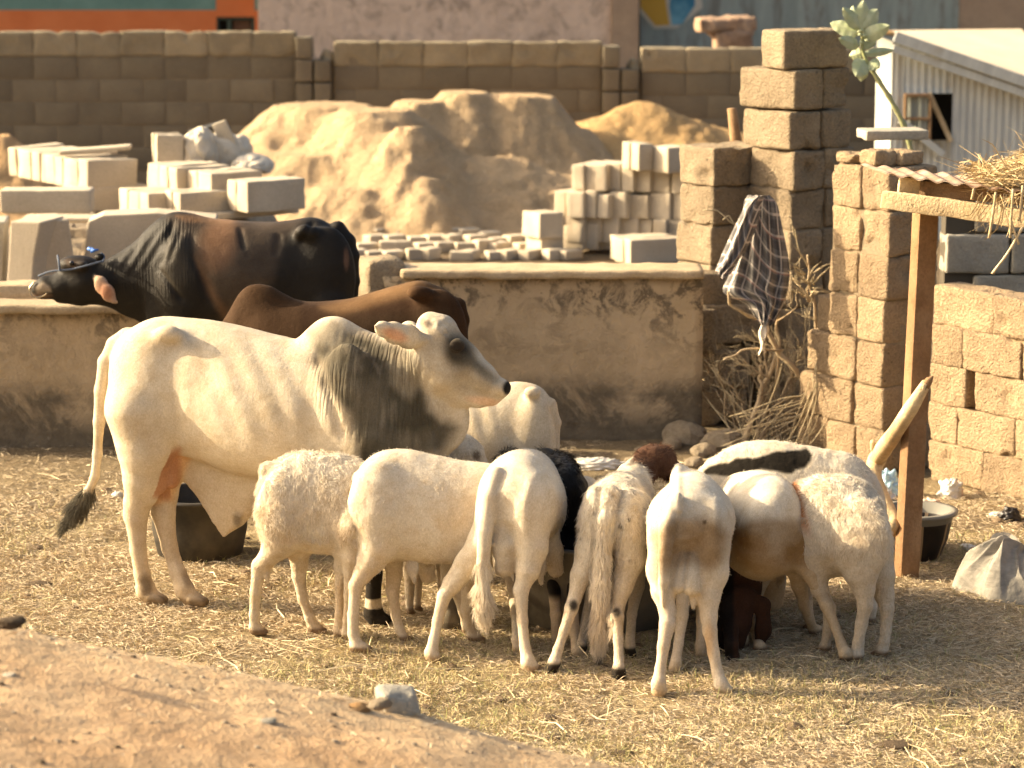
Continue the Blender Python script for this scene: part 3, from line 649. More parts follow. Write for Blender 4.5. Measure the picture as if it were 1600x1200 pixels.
# right stack
G2 = 'pale concrete blocks stacked at right'
def endrow(x0, x1, yb, D, n, lab, H=.228, gapat=None, yaw=62):
    """ends of blocks side by side, picture columns x0..x1, bottom at yb"""
    a = math.radians(yaw); z = atY(x0, yb, D)[2]; L = .45
    ws = np.array([random.choice((.72, .8, .95, 1.1, 1.3)) for _ in range(n)]); ws = ws/ws.sum()
    x = x0; 
    for i in range(n):
        wpx = ws[i]*(x1-x0); Wm = wpx/185./math.sin(a)*.97
        xx = xat(x, D, z); k = (xx-xat(x0, D, z))
        # near-left corner of the end face; the end face runs along (sin a,-cos a)
        o = obj('concrete_block', pale_block(L, Wm, H, i), M['concrete'], None, (xx+Wm*math.sin(a), D+.35-k*.22-Wm*math.cos(a)+random.uniform(-.05, .05), z), (random.uniform(-.02, .02), random.uniform(-.01, .02), a+random.uniform(-.09, .06)))
        o.scale = (random.uniform(.9, 1), random.uniform(.9, 1), random.choice((1, 1, 1, .96, .9)))
        tag(o, f'{ordn(i)} block from the left in {lab}', 'block', G2)
        x += wpx
endrow(881, 1072, 396, 24.3, 7, 'the lowest full row of the right stack'); endrow(881, 1072, 388, 24.28, 8, 'the second row of the right stack') if False else None
endrow(881, 1074, 387, 24.25, 7, 'the second row of the right stack')
endrow(864, 1074, 346, 24.25, 8, 'the third row of the right stack')
endrow(895, 1074, 304, 24.25, 7, 'the fourth row of the right stack')
row(998, 268, 24.2, [.12, .14], 30, 'the pair topping the right stack', G2, L=.14, H=.235, m='concrete')
row(1044, 272, 24.1, [.26], 35, 'the top right of the right stack', G2, L=.24, H=.225)
row(843, 374, 24.2, [.3], 28, 'the upper left outlier of the right stack', G2, L=.24, H=.225)
row(846, 402, 24.25, [.28], 30, 'the lower left outlier of the right stack', G2, L=.22, H=.17)
row(985, 415, 23.7, [.14, .15, .14], 22, 'the front row resting against the right stack', G2, L=.48, H=.21)
# low hollow blocks drying on the ground
G3 = 'low blocks set out to dry on the ground'
for r_, (py, D0, xs_) in enumerate(((408, 23.5, range(545, 915, 31)), (396, 24.2, range(560, 870, 31)), (386, 24.9, range(580, 830, 31)), (377, 25.6, range(560, 780, 32)))):
    for i, px in enumerate(xs_):
        p = gnd(px+random.uniform(-4, 4), py)
        o = obj('drying_block', pale_block(.20, .12, .10, i), M['concrete'], None, p, math.radians(32+random.gauss(0, 14)))
        o.scale = (1, 1, random.uniform(.75, 1.1))
        tag(o, f'low drying block, {ordn(i)} from the left in the {["nearest", "second", "third", "farthest"][r_]} row before the sand heap', 'block', G3)
# wooden stake behind the pier
V, F, T3 = tube([(0, 0, 0), (-.03, 0, .3), (-.06, 0, .52)], [.04, .036, .03], 8)
tag(obj('stake', mesh_np('stake', *[V, [F, T3]]), wood, None, (xat(1158, 17.6, 1.6), 17.6, atY(1158, 250, 17.6)[2]-.2)), 'short weathered stake poking up behind the shaded pier', 'stake')
# ------------------------------------------------------------------ sculpting: one smooth-blended volume per animal, skinned once
class Sculpt:
    def __init__(s, h=.009): s.h = h; s.p = []
    def add(s, fn, lo, hi, k, sub=False): s.p.append((fn, np.array(lo, float), np.array(hi, float), k, sub))
    def cap(s, a, b, ra, rb, k=.03, flat=(1, 1, 1), sub=False):
        """tapered capsule; flat squashes along local axes about its own axis line"""
        a, b = np.array(a, float), np.array(b, float); fl = np.array(flat, float)
        A_, B_ = a/fl, b/fl; d = B_-A_; L2 = max(d@d, 1e-9)
        def fn(X, Y, Z):
            x, y, z = X/fl[0]-A_[0], Y/fl[1]-A_[1], Z/fl[2]-A_[2]
            t = np.clip((x*d[0]+y*d[1]+z*d[2])/L2, 0, 1)
            return (np.sqrt((x-t*d[0])**2+(y-t*d[1])**2+(z-t*d[2])**2) - (ra+(rb-ra)*t))*min(fl)
        m = max(ra, rb)*fl.max()+.01
        s.add(fn, np.minimum(a, b)-m, np.maximum(a, b)+m, k, sub)
    def chain(s, P, k=.03, flat=(1, 1, 1)):
        for i in range(len(P)-1): s.cap(P[i][:3], P[i+1][:3], P[i][3], P[i+1][3], k, flat)
    def ell(s, c, r, k=.03, R=None, sub=False):
        c, r = np.array(c, float), np.array(r, float); Rm = np.eye(3) if R is None else np.array(R)
        def fn(X, Y, Z):
            x, y, z = X-c[0], Y-c[1], Z-c[2]
            q = [(Rm[0, i]*x+Rm[1, i]*y+Rm[2, i]*z) for i in range(3)]
            k0 = np.sqrt((q[0]/r[0])**2+(q[1]/r[1])**2+(q[2]/r[2])**2); k1 = np.sqrt((q[0]/r[0]**2)**2+(q[1]/r[1]**2)**2+(q[2]/r[2]**2)**2)
            return k0*(k0-1)/np.maximum(k1, 1e-6)
        m = r.max() if R is not None else r
        s.add(fn, c-m-.01, c+m+.01, k, sub)
    def loft(s, st, k=.03, p=2.3, wb=1.0):
        """st: (f, ztop, zbot, halfwidth, lateral offset) along local x"""
        st = np.array([list(q)+[0]*(5-len(q)) for q in st], float)
        st = st[np.argsort(st[:, 0])]
        n = 120; tt = np.linspace(0, len(st)-1, n); S = spline(st, n)
        def fn(X, Y, Z):
            x = np.clip(X, S[0, 0], S[-1, 0]); zt, zb, w_, o = (np.interp(x, S[:, 0], S[:, q]) for q in (1, 2, 3, 4))
            hz = np.maximum((zt-zb)/2, .012); w_ = np.maximum(w_, .012); zc = (zt+zb)/2
            zz = (Z-zc)/hz
            ww = w_*(1-.20*np.clip(zz, 0, 1)**1.5)*wb
            q = (np.abs((Y-o)/ww)**p+np.abs(zz)**p)**(1/p)
            d = (q-1)*np.minimum(hz, ww)
            ex = np.maximum(np.abs(X-x), 0); return np.where(ex > 0, np.sqrt(np.maximum(d, 0)**2+ex**2)+np.minimum(d, 0)*.0, d)
        s.add(fn, (S[0, 0]-.02, (S[:, 4]-S[:, 3]).min()-.02, S[:, 2].min()-.02), (S[-1, 0]+.02, (S[:, 4]+S[:, 3]).max()+.02, S[:, 1].max()+.02), k)
    def build(s):
        h = s.h; pos = [q for q in s.p if not q[4]]
        lo = np.min([q[1] for q in pos], 0)-3*h-.02; hi = np.max([q[2] for q in pos], 0)+3*h+.02
        n = np.ceil((hi-lo)/h).astype(int)+1
        D = np.full(n, .25, np.float32); ax = [lo[i]+np.arange(n[i])*h for i in range(3)]
        for fn, a, b, k, sub in s.p:
            m = k+.03; i0 = np.maximum(((a-m-lo)/h).astype(int), 0); i1 = np.minimum(((b+m-lo)/h).astype(int)+2, n)
            sl_ = tuple(slice(i0[i], i1[i]) for i in range(3))
            X = ax[0][i0[0]:i1[0]][:, None, None]; Y = ax[1][i0[1]:i1[1]][None, :, None]; Z = ax[2][i0[2]:i1[2]][None, None, :]
            v = fn(X+0*Y+0*Z, Y+0*X+0*Z, Z+0*X+0*Y).astype(np.float32); o = D[sl_]
            if sub: v = -v; hh = np.maximum(k-np.abs(o-v), 0)/k; D[sl_] = np.maximum(o, v)+hh*hh*k/4
            else: hh = np.maximum(k-np.abs(o-v), 0)/k; D[sl_] = np.minimum(o, v)-hh*hh*k/4
        return surface_nets(D, lo, h)
def surface_nets(D, org, h):
    neg = (D < 0).astype(np.int8); n = D.shape
    c = sum(neg[a:n[0]-1+a, b:n[1]-1+b, e:n[2]-1+e] for a in (0, 1) for b in (0, 1) for e in (0, 1))
    act = (c > 0) & (c < 8); idx = np.argwhere(act)
    vid = np.full(act.shape, -1, np.int64); vid[act] = np.arange(len(idx))
    off = np.array([(a, b, e) for a in (0, 1) for b in (0, 1) for e in (0, 1)])
    val = np.stack([D[idx[:, 0]+o[0], idx[:, 1]+o[1], idx[:, 2]+o[2]] for o in off], 1)
    acc = np.zeros((len(idx), 3)); cnt = np.zeros(len(idx))
    for i in range(8):
        for j in range(i+1, 8):
            if np.abs(off[i]-off[j]).sum() != 1: continue
            m = (val[:, i] < 0) != (val[:, j] < 0)
            t = np.where(m, val[:, i]/np.where(m, val[:, i]-val[:, j], 1), 0)
            acc += np.where(m[:, None], off[i]+t[:, None]*(off[j]-off[i]), 0); cnt += m
    V = org + (idx + acc/cnt[:, None])*h
    Q = []
    for a in range(3):
        b, e = (a+1) % 3, (a+2) % 3
        s0 = [slice(None)]*3; s1 = [slice(None)]*3; s0[a] = slice(0, n[a]-1); s1[a] = slice(1, n[a])
        d = neg[tuple(s1)] - neg[tuple(s0)]
        for sg in (1, -1):
            P = np.argwhere(d == sg); P = P[(P[:, b] > 0) & (P[:, e] > 0) & (P[:, b] < n[b]-1) & (P[:, e] < n[e]-1)]
            def cell(db, de): q = P.copy(); q[:, b] -= db; q[:, e] -= de; return vid[q[:, 0], q[:, 1], q[:, 2]]
            f = np.stack([cell(1, 1), cell(0, 1), cell(0, 0), cell(1, 0)], -1)
            Q.append(f if sg == -1 else f[:, ::-1])
    return V, np.concatenate(Q)
def vnormals(V, F):
    n = np.cross(V[F[:, 2]]-V[F[:, 0]], V[F[:, 3]]-V[F[:, 1]]); N = np.zeros_like(V)
    for i in range(4): np.add.at(N, F[:, i], n)
    return N/np.maximum(np.linalg.norm(N, axis=1, keepdims=True), 1e-12)
class Frame:
    """an animal's own frame: x forward, y to its left, z up"""
    def __init__(s, ox, oy, yaw):
        s.o = np.array([ox, oy, 0.]); s.yaw = math.radians(yaw); c, q = math.cos(s.yaw), math.sin(s.yaw); s.f = np.array([c, q, 0]); s.l = np.array([-q, c, 0])
    def loc(s, P): P = np.asarray(P)-s.o; return np.stack([P@s.f, P@s.l, P[..., 2]], -1)
    def wld(s, L): L = np.asarray(L, float); return s.o+L[..., :1]*s.f+L[..., 1:2]*s.l+L[..., 2:]*np.array([0, 0, 1.])
    def S(s, px, py, l=0.): d = ray(px, py); t = (l-(CAM-s.o)@s.l)/(d@s.l); return s.loc(CAM+d*t)     # on the plane y=l
    def Fp(s, px, py, f=0.): d = ray(px, py); t = (f-(CAM-s.o)@s.f)/(d@s.f); return s.loc(CAM+d*t)     # on the plane x=f
    def G(s, px, py, z=0.): return s.loc(gnd(px, py, z))
    def loft(s, st):
        out = []
        for q in st:
            a, b = s.S(q[0], q[1]), s.S(q[0], q[2]); out.append(((a[0]+b[0])/2, a[2], b[2], q[3], q[4] if len(q) > 4 else 0))
        return out
    def leg(s, sc, pts, l0, k=.03, front=None, toe=1, foot=True, fl=None, rear=False):
        """pts: (px,py,radius) hip to fetlock, last one the sole on the ground; depth runs from l0 to where the sole stands"""
        e = s.G(pts[-1][0], pts[-1][1]); n = len(pts); P = []
        side = not rear
        for i, (px, py, r) in enumerate(pts[:-1]):
            t = min(1, i/(n-2))
            if side: q = s.S(px, py, l0+(e[1]-l0)*t)
            else: q = s.Fp(px, py, (fl or 0)+(e[0]-(fl or 0))*t)
            P.append([*q, r])
        r = pts[-1][2]; P.append([e[0], e[1], .022, r*.85])
        for i in range(len(P)-1): sc.cap(P[i][:3], P[i+1][:3], P[i][3], P[i+1][3], k if i == 0 else max(.012, P[i][3]*.4))
        if foot:
            for d in (-1, 1):
                sc.cap((e[0], e[1]+d*r*.42, r*.75), (e[0]+toe*r*1.1, e[1]+d*r*.40, r*.42), r*.62, r*.42, .008)
        return e
def coat_material(name, rough=.7, sheen=.03, bs=.35, hair=(90, 90, 25), wd=.010):
    t = NT(name, rough); t.b.inputs['Specular IOR Level'].default_value = .04; at = t.node('ShaderNodeAttribute', attribute_name='Col'); co = t.coord(False)
    n1 = t.noise(co, 14, 5, .65); n2 = t.noise(t.coord(False, hair), 3.5, 4, .7, .4, .3, .7)
    c = t.mix(t.math('MULTIPLY', n1, 1.0), at.outputs['Color'], t.mix(1.0, at.outputs['Color'], (.88, .84, .78), 'MULTIPLY'))
    c = t.mix(.7, c, t.mix(1.0, c, t.mix(n2, (.76, .73, .68), (1.12, 1.12, 1.12)), 'MULTIPLY')); c = t.mix(t.math('MULTIPLY', t.noise(co, 5, 6, .75, .4, .50, .68), .38), c, t.mix(1.0, c, (.70, .58, .43), 'MULTIPLY'))
    c = t.mix(.35, c, t.mix(1.0, c, t.mix(t.noise(co, 120, 2, .6), (.78, .76, .72), (1.15, 1.15, 1.15)), 'MULTIPLY')); t.color(c); t.b.inputs['Sheen Weight'].default_value = sheen; t.b.inputs['Sheen Roughness'].default_value = .45
    wv = t.node('ShaderNodeTexWave', wave_type='BANDS', bands_direction='X', wave_profile='SIN'); wv.inputs['Scale'].default_value = 13; wv.inputs['Distortion'].default_value = 7; wv.inputs['Detail'].default_value = 3; wv.inputs['Detail Scale'].default_value = 2.2
    mp = t.node('ShaderNodeMapping'); mp.inputs['Scale'].default_value = (1.3, .15, .28); t.link(co, mp.inputs[0]); t.link(mp.outputs[0], wv.inputs['Vector'])
    fold = t.math('MULTIPLY', t.math('MULTIPLY', t.math('POWER', wv.outputs['Fac'], .6), t.noise(co, 6, 3, lo=.38, hi=.6)), at.outputs['Alpha'])
    t.bump([(fold, .6, .006), (t.noise(co, 45, 5, .7, .5, .3, .7), bs, wd), (n2, bs, .004)]); return t.m
M['short_coat'] = coat_material('short_coat', .72, .02, .22)
M['wool'] = coat_material('wool_coat', .88, .05, .45, (45, 45, 22), .013)
M['black_coat'] = coat_material('glossy_black_coat', .56, .0, .2)
M['black_coat'].node_tree.nodes['Principled BSDF'].inputs['Specular IOR Level'].default_value = .16
t = NT('wet_eye', .08); t.color((.012, .009, .007)); t.b.inputs['Specular IOR Level'].default_value = .6; M['eye'] = t.m
def finish(name, sc, fr, color, m, label, cat, disp=None, group=None):
    V, F = sc.build(); N = vnormals(V, F)
    W_ = fr.wld(V); px, py = proj(W_)
    if disp is not None: V = V+N*disp(V, N, px, py)[:, None]
    c = color(V, N, px, py)
    me = mesh_np(name, V, F, np.clip(c, 0, 1))
    o = tag(obj(name, me, m, None, tuple(fr.o), (0, 0, fr.yaw)), label, cat, group)
    return o, V, N, c
def eyeball(parent, c, r):
    V, F = lathe([(r*math.sin(a), r*math.cos(a)) for a in np.linspace(0.001, math.pi-.001, 9)], 12)
    return obj('eye', mesh_np('eye', V, F), M['eye'], parent, tuple(c))
def blend(c, col, m): return c*(1-m[:, None])+np.asarray(col)*m[:, None]
def blob(px, py, x, y, rx, ry, rot=0, soft=.5):
    r = math.radians(rot); dx, dy = px-x, py-y; u = (dx*math.cos(r)+dy*math.sin(r))/rx; v = (-dx*math.sin(r)+dy*math.cos(r))/ry
    return 1-sstep(1-soft, 1+soft, np.sqrt(u*u+v*v))
def polymask(px, py, poly, soft=3):
    P = np.array(poly, float); ins = np.zeros(len(px), bool); dm = np.full(len(px), 1e9)
    for i in range(len(P)):
        a, b = P[i], P[(i+1) % len(P)]; d = b-a
        t = np.clip(((px-a[0])*d[0]+(py-a[1])*d[1])/max(d@d, 1e-9), 0, 1); dm = np.minimum(dm, np.hypot(px-a[0]-t*d[0], py-a[1]-t*d[1]))
        cr = ((a[1] > py) != (b[1] > py)) & (px < d[0]*(py-a[1])/(d[1] if d[1] else 1e-9)+a[0]); ins ^= cr
    return sstep(-soft, soft, np.where(ins, dm, -dm))
CREAM = np.array([.60, .525, .41]); WHITE = np.array([.655, .59, .485]); HOOF = np.array([.07, .055, .04]); PINK = np.array([.55, .27, .15])
# ------------------------------------------------------------------ the white humped bull
fr = Frame(xat(440, 12.45, .8), 12.45, -17)
s = Sculpt(.0085)
s.loft(fr.loft([(180, 541, 640, .07), (192, 527, 690, .145), (206, 514, 712, .18), (228, 502, 716, .205), (255, 495, 712, .215), (290, 497, 712, .21), (330, 501, 722, .23), (370, 509, 737, .255),
                (420, 522, 745, .27), (465, 532, 748, .265), (510, 538, 750, .25), (560, 545, 752, .225), (610, 552, 752, .195), (650, 572, 745, .15), (685, 615, 722, .09)]), .05)
s.chain([(*fr.S(512, 552), .12), (*fr.S(522, 545), .125), (*fr.S(552, 556), .10), (*fr.S(590, 580), .06)], .05, (1, .62, 1))
s.chain([(*fr.S(585, 628), .235), (*fr.S(622, 598), .175), (*fr.S(652, 572), .125)], .08, (1, .62, 1))
s.chain([(*fr.S(640, 640), .17), (*fr.S(668, 645), .13), (*fr.S(690, 640), .085)], .06, (1, .35, 1)); s.cap(fr.S(640, 690), fr.S(685, 672), .12, .075, .05, (1, .3, 1))
for sd in (-1, 1):                                            # hook bones, pin bones, thighs, shoulders, brisket muscle
    s.ell(fr.S(262, 520, sd*.175)+0, (.05, .03, .03), .09); s.ell(fr.S(200, 548, sd*.085), (.045, .035, .035), .05)
    s.ell(fr.S(232, 610, sd*.13), (.155, .085, .27), .06); s.ell(fr.S(543, 632, sd*.165), (.13, .075, .27), .07)
    s.ell(fr.S(570, 700, sd*.14), (.12, .08, .14), .06)
s.ell(fr.S(308, 562, -.285), (.07, .05, .12), .07, sub=True); s.ell(fr.S(262, 585, -.285), (.035, .05, .15), .05, sub=True)
s.ell(fr.S(480, 640, -.315), (.04, .05, .26), .06, sub=True)
bl = [fr.leg(s, [(216, 640, .15), (226, 700, .115), (223, 745, .085), (215, 785, .060), (212, 805, .052), (216, 860, .036), (222, 898, .036), (228, 922, .043), (238, 944, .046)], -.13, .05),
      fr.leg(s, [(268, 640, .12), (262, 725, .085), (256, 775, .060), (255, 800, .052), (265, 855, .036), (278, 895, .036), (288, 921, .043), (302, 947, .046)], .05, .05),
      fr.leg(s, [(585, 690, .11), (592, 760, .075), (590, 825, .055), (587, 850, .05), (584, 900, .036), (583, 940, .034), (584, 958, .042), (588, 975, .045)], -.13, .05),
      fr.leg(s, [(660, 690, .10), (690, 760, .075), (702, 830, .055), (703, 860, .05), (702, 905, .036), (701, 945, .034), (702, 968, .042), (706, 984, .045)], .10, .05)]
s.ell(fr.S(235, 775, -.12), (.035, .03, .04), .03)
# head
Lh = -.02
s.chain([(*fr.S(680, 530, Lh), .090), (*fr.S(700, 551, Lh), .092), (*fr.S(722, 566, Lh), .083), (*fr.S(752, 590, Lh), .063), (*fr.S(775, 608, Lh), .050)], .03, (1, .92, 1))
s.chain([(*fr.S(686, 592, Lh), .085), (*fr.S(714, 606, Lh), .065), (*fr.S(748, 620, Lh), .040), (*fr.S(768, 623, Lh), .030)], .03, (1, .75, 1))
s.chain([(*fr.S(672, 506, Lh), .052), (*fr.S(690, 514, Lh), .062)], .04, (1, 1.2, 1)); s.ell(fr.S(785, 606, Lh), (.035, .055, .035), .02)
s.chain([(*fr.S(662, 560, Lh-.07), .075), (*fr.S(690, 585, Lh-.06), .07)], .04, (1, .7, 1))
s.ell(fr.S(667, 507, Lh-.055), (.018, .018, .022), .012); s.ell(fr.S(715, 539, Lh-.088), (.036, .02, .03), .02); s.ell(fr.S(715, 542, Lh-.118), (.02, .016, .014), .012, sub=True)
s.cap(fr.S(773, 631, Lh-.06), fr.S(748, 617, Lh-.06), .005, .005, .008, sub=True); s.ell(fr.S(793, 605, Lh-.05), (.012, .01, .014), .01, sub=True)
def ear(s, fr, pts, l0, l1, k=.015, th=.32):
    n = len(pts)
    s.chain([(*fr.S(p[0], p[1], l0+(l1-l0)*i/(n-1)), p[2]) for i, p in enumerate(pts)], k, (1, th, 1))
ear(s, fr, [(660, 531, .032), (638, 526, .045), (615, 520, .040), (598, 514, .026), (586, 510, .010)], Lh-.10, Lh-.22); s.cap(fr.S(628, 526, Lh-.245), fr.S(606, 516, Lh-.275), .022, .014, .012, (1, .5, 1), sub=True)
ear(s, fr, [(655, 522, .03), (640, 517, .035), (622, 514, .02)], Lh+.09, Lh+.2)
# tail, scrotum, sheath
tl = [(198, 524, .036), (180, 540, .040), (166, 566, .036), (158, 610, .031), (155, 660, .026), (152, 710, .021), (148, 745, .019), (137, 770, .022), (123, 792, .027), (110, 810, .014), (103, 819, .006)]
s.chain([(*fr.S(a, b, -.02*i/4), r) for i, (a, b, r) in enumerate(tl)], .015)
s.chain([(*fr.S(264, 700, -.06), .035), (*fr.S(253, 738, -.085), .040), (*fr.S(247, 760, -.09), .038)], .012); s.chain([(*fr.S(276, 712, -.05), .03), (*fr.S(268, 752, -.06), .034)], .010)
s.chain([(*fr.S(305, 715), .11), (*fr.S(340, 752), .10), (*fr.S(352, 795), .055), (*fr.S(350, 838), .010)], .04, (1, .35, 1)); s.chain([(*fr.S(400, 740), .10), (*fr.S(374, 775), .065), (*fr.S(368, 800), .03)], .04, (1, .4, 1)); s.chain([(*fr.S(366, 800, -.02), .02), (*fr.S(376, 806, -.03), .012)], .01)
def bull_disp(V, N, px, py):
    d = .0025*fbm(V, 14, 3, 2)
    sh = polymask(px, py, [(485, 545), (560, 520), (650, 540), (700, 640), (690, 700), (560, 700), (500, 640)], 25)
    u = px + .12*(py-600)+6*fbm(V, 5, 2, 7); d = d+sh*.0042*(np.abs(np.sin(u*.23))**.6-.5)*(.7+.6*vnoise(V, 6, 9))
    ribs = blob(px, py, 400, 610, 85, 75, 0, .4); d = d+ribs*.0022*np.sin((px-.45*(py-600))*.145)
    # soft creases behind the shoulder, flank fold
    d = d-.012*np.exp(-((px-(497+.30*(py-560)))/7)**2)*sstep(540, 570, py)*(1-sstep(650, 700, py))
    d = d-.008*np.exp(-((px-(275+.02*(py-600)))/9)**2)*sstep(600, 640, py)*(1-sstep(690, 715, py))
    hd = polymask(px, py, [(668, 500), (700, 500), (712, 525), (690, 535)], 8); d = d+hd*.006*vnoise(V, 55, 4)
    return d
def bull_col(V, N, px, py):
    c = np.tile(CREAM, (len(V), 1)); n = fbm(V, 6, 3, 5); n2 = fbm(V*[6, 6, 1.2], 7, 2, 8)
    c = blend(c, (.50, .44, .35), blob(px, py, 235, 555, 90, 45, 10, .6)*.35*(.7+n*.5))
    sh = np.maximum(polymask(px, py, [(486, 520), (520, 505), (560, 520), (640, 545), (662, 580), (672, 640), (716, 668), (690, 706), (560, 735), (545, 650), (497, 600)], 14), polymask(px, py, [(585, 560), (650, 560), (650, 640), (585, 700)], 14))
    c = blend(c, (.075, .068, .052), sh*np.clip(.98+n*.2, 0, 1)); c = blend(c, (.24, .21, .165), sh*np.clip(n2*.9, 0, .45)); bull_fold = np.clip(polymask(px, py, [(484, 545), (560, 520), (650, 540), (668, 600), (690, 640), (690, 700), (560, 700), (500, 640)], 18), 0, 1)
    c = blend(c, (.46, .41, .32), blob(px, py, 512, 522, 26, 18, 0, .6)*.6)
    c = blend(c, (.30, .265, .205), polymask(px, py, [(606, 548), (655, 560), (660, 600), (640, 625), (612, 600)], 10)*.7)  # paler neck patch: light on the grey hide put into the coat colour
    c = blend(c, CREAM*.86, polymask(px, py, [(655, 500), (700, 480), (790, 600), (760, 632), (710, 630), (690, 660), (660, 600)], 10)*.92)
    c = blend(c, (.045, .04, .033), blob(px, py, 717, 550, 23, 31, -25, .5)*.97); c = blend(c, (.12, .11, .09), blob(px, py, 750, 577, 32, 9, 42, .7)*.9)
    c = blend(c, (.28, .25, .20), blob(px, py, 735, 597, 48, 20, 25, .6)*.6); c = blend(c, (.025, .02, .018), blob(px, py, 713, 541, 13, 9, 25, .4)*.9)
    c = blend(c, (.02, .018, .016), blob(px, py, 795, 606, 9, 12, 10, .25)); c = blend(c, (.70, .45, .30), blob(px, py, 760, 628, 30, 7, 10, .5)*.6)
    c = blend(c, (.25, .20, .15), (blob(px, py, 668, 505, 5, 6)+blob(px, py, 660, 503, 4, 6))*.8)
    c = blend(c, (.62, .33, .20), blob(px, py, 617, 523, 20, 9, 22, .5)*((V[:, 1]) < -.12)*.85)
    c = blend(c, (.66, .40, .20), polymask(px, py, [(235, 700), (275, 695), (300, 712), (270, 782), (240, 790)], 7)*.75*(V[:, 1] > -.09)); c = blend(c, PINK*.78, polymask(px, py, [(240, 712), (282, 700), (282, 768), (262, 782), (236, 776)], 7)*(V[:, 1] < -.035)*(V[:, 1] > -.15)*.9*(px > 237))
    c = blend(c, (.14, .13, .11), blob(px, py, 371, 812, 7, 11, 0, .5)*(py > 790)*.8)
    c = blend(c, (.10, .09, .07), sstep(755, 785, py)*(px < 165)*.95)
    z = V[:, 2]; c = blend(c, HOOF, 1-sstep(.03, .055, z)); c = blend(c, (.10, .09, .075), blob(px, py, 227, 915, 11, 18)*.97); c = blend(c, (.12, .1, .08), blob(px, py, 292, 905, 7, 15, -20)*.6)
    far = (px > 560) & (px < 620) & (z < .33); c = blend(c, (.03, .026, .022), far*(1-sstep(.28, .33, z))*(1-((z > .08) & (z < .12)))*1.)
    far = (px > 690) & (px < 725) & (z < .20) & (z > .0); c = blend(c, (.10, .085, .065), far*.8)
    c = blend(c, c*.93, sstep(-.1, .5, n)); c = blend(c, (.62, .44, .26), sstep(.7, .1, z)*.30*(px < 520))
    return np.concatenate([c, bull_fold[:, None]], 1)
bull, V, N, c = finish('white_bull', s, fr, bull_col, M['short_coat'], 'large white humped bull with grey shoulders standing sideways behind the sheep', 'bull', bull_disp)
eyeball(bull, fr.S(715, 541, Lh-.083), .0175)
def fur(name, V, F_or_none, N, col, mask, count, length, rad, parent, droop=.6, seed=0, clump=.5, mat_=None, flow=None):
    """real hairs rooted on the body surface"""
    g = np.random.default_rng(seed); w_ = mask/mask.sum(); ix = g.choice(len(V), count, p=w_)
    P = V[ix]+g.normal(0, .004, (count, 3)); n = N[ix]; K = 4
    cl = np.stack([vnoise(P, 22, seed+1), vnoise(P, 22, seed+2), vnoise(P, 22, seed+3)], -1)
    fl = np.array([0, 0, -1.]) if flow is None else np.array(flow, float)
    tang = fl-n*(n@fl)[:, None]; d0 = n*.55+cl*clump+tang*droop+g.normal(0, .18, (count, 3)); d0 /= np.linalg.norm(d0, axis=1, keepdims=True)
    L = length*g.uniform(.6, 1.15, count); pts = np.zeros((count, K, 3))
    for k in range(K):
        t_ = k/(K-1); pts[:, k] = P-n*.004+d0*(L*t_)[:, None]+(fl*.35*droop+cl*.35)*(L*t_*t_)[:, None]
    hc = bpy.data.hair_curves.new(name); hc.add_curves([K]*count)
    hc.attributes['position'].data.foreach_set('vector', pts.reshape(-1).astype(np.float32))
    r = hc.attributes.get('radius') or hc.attributes.new('radius', 'FLOAT', 'POINT')
    r.data.foreach_set('value', np.tile(np.array([1, .9, .65, .25])*rad, count).astype(np.float32))
    a = hc.attributes.new('Col', 'FLOAT_COLOR', 'CURVE'); cc = np.ones((count, 4), np.float32); cc[:, :3] = np.clip(col[ix][:, :3]*g.uniform(.98, 1.22, (count, 1)), 0, .92); a.data.foreach_set('color', cc.ravel())
    o = obj(name, hc, None, parent); hc.materials.append(mat_ or M['hair']); o['kind'] = 'stuff'; return o
t = NT('hair_strand', .9); at = t.node('ShaderNodeAttribute', attribute_name='Col'); t.color(at.outputs['Color']); t.b.inputs['Specular IOR Level'].default_value = .08; M['hair'] = t.m
px, py = proj(fr.wld(V))
fur('tail_tuft', V, None, N, np.tile([.09, .08, .06], (len(V), 1)), ((py > 765) & (px < 155)).astype(float)+1e-9, 1500, .060, .0010, bull, 1.2, 5, .2, flow=(-.5, 0, -1))
# ------------------------------------------------------------------ the black cow resting its head on the trough
D_ = 15.45
fr = Frame(xat(400, D_, .9), D_, 180); s = Sculpt(.010)
s.loft(fr.loft([(552, 395, 470, .09), (540, 372, 510, .15), (515, 350, 530, .19), (490, 340, 530, .21), (450, 345, 515, .22), (410, 347, 510, .24), (360, 344, 515, .25), (310, 341, 520, .24), (280, 340, 530, .21), (255, 352, 540, .17), (232, 385, 540, .12)]), .06)
s.chain([(*fr.S(278, 395), .20), (*fr.S(250, 425), .185), (*fr.S(215, 440), .155), (*fr.S(185, 440), .12)], .06, (1, .55, 1))
s.cap(fr.S(245, 470), fr.S(215, 465), .15, .09, .05, (1, .3, 1))
for sd in (-1, 1):
    s.ell(fr.S(478, 362, sd*.17), (.06, .04, .04), .06); s.ell(fr.S(515, 430, sd*.13), (.14, .08, .26), .06); s.ell(fr.S(278, 440, sd*.16), (.10, .07, .24), .05)
s.ell(fr.S(425, 395, .29), (.10, .06, .12), .05, sub=True); s.ell(fr.S(318, 445, .29), (.035, .05, .28), .05, sub=True)
for px_, l0 in ((520, .12), (500, -.12)): 
    e = fr.G(px_, 700); s.chain([(*fr.S(515, 480, l0), .12), (e[0]-.02, l0, .62, .07), (e[0]-.10, l0, .45, .045), (e[0]-.04, l0, .12, .032), (e[0], l0, .04, .04)], .04)
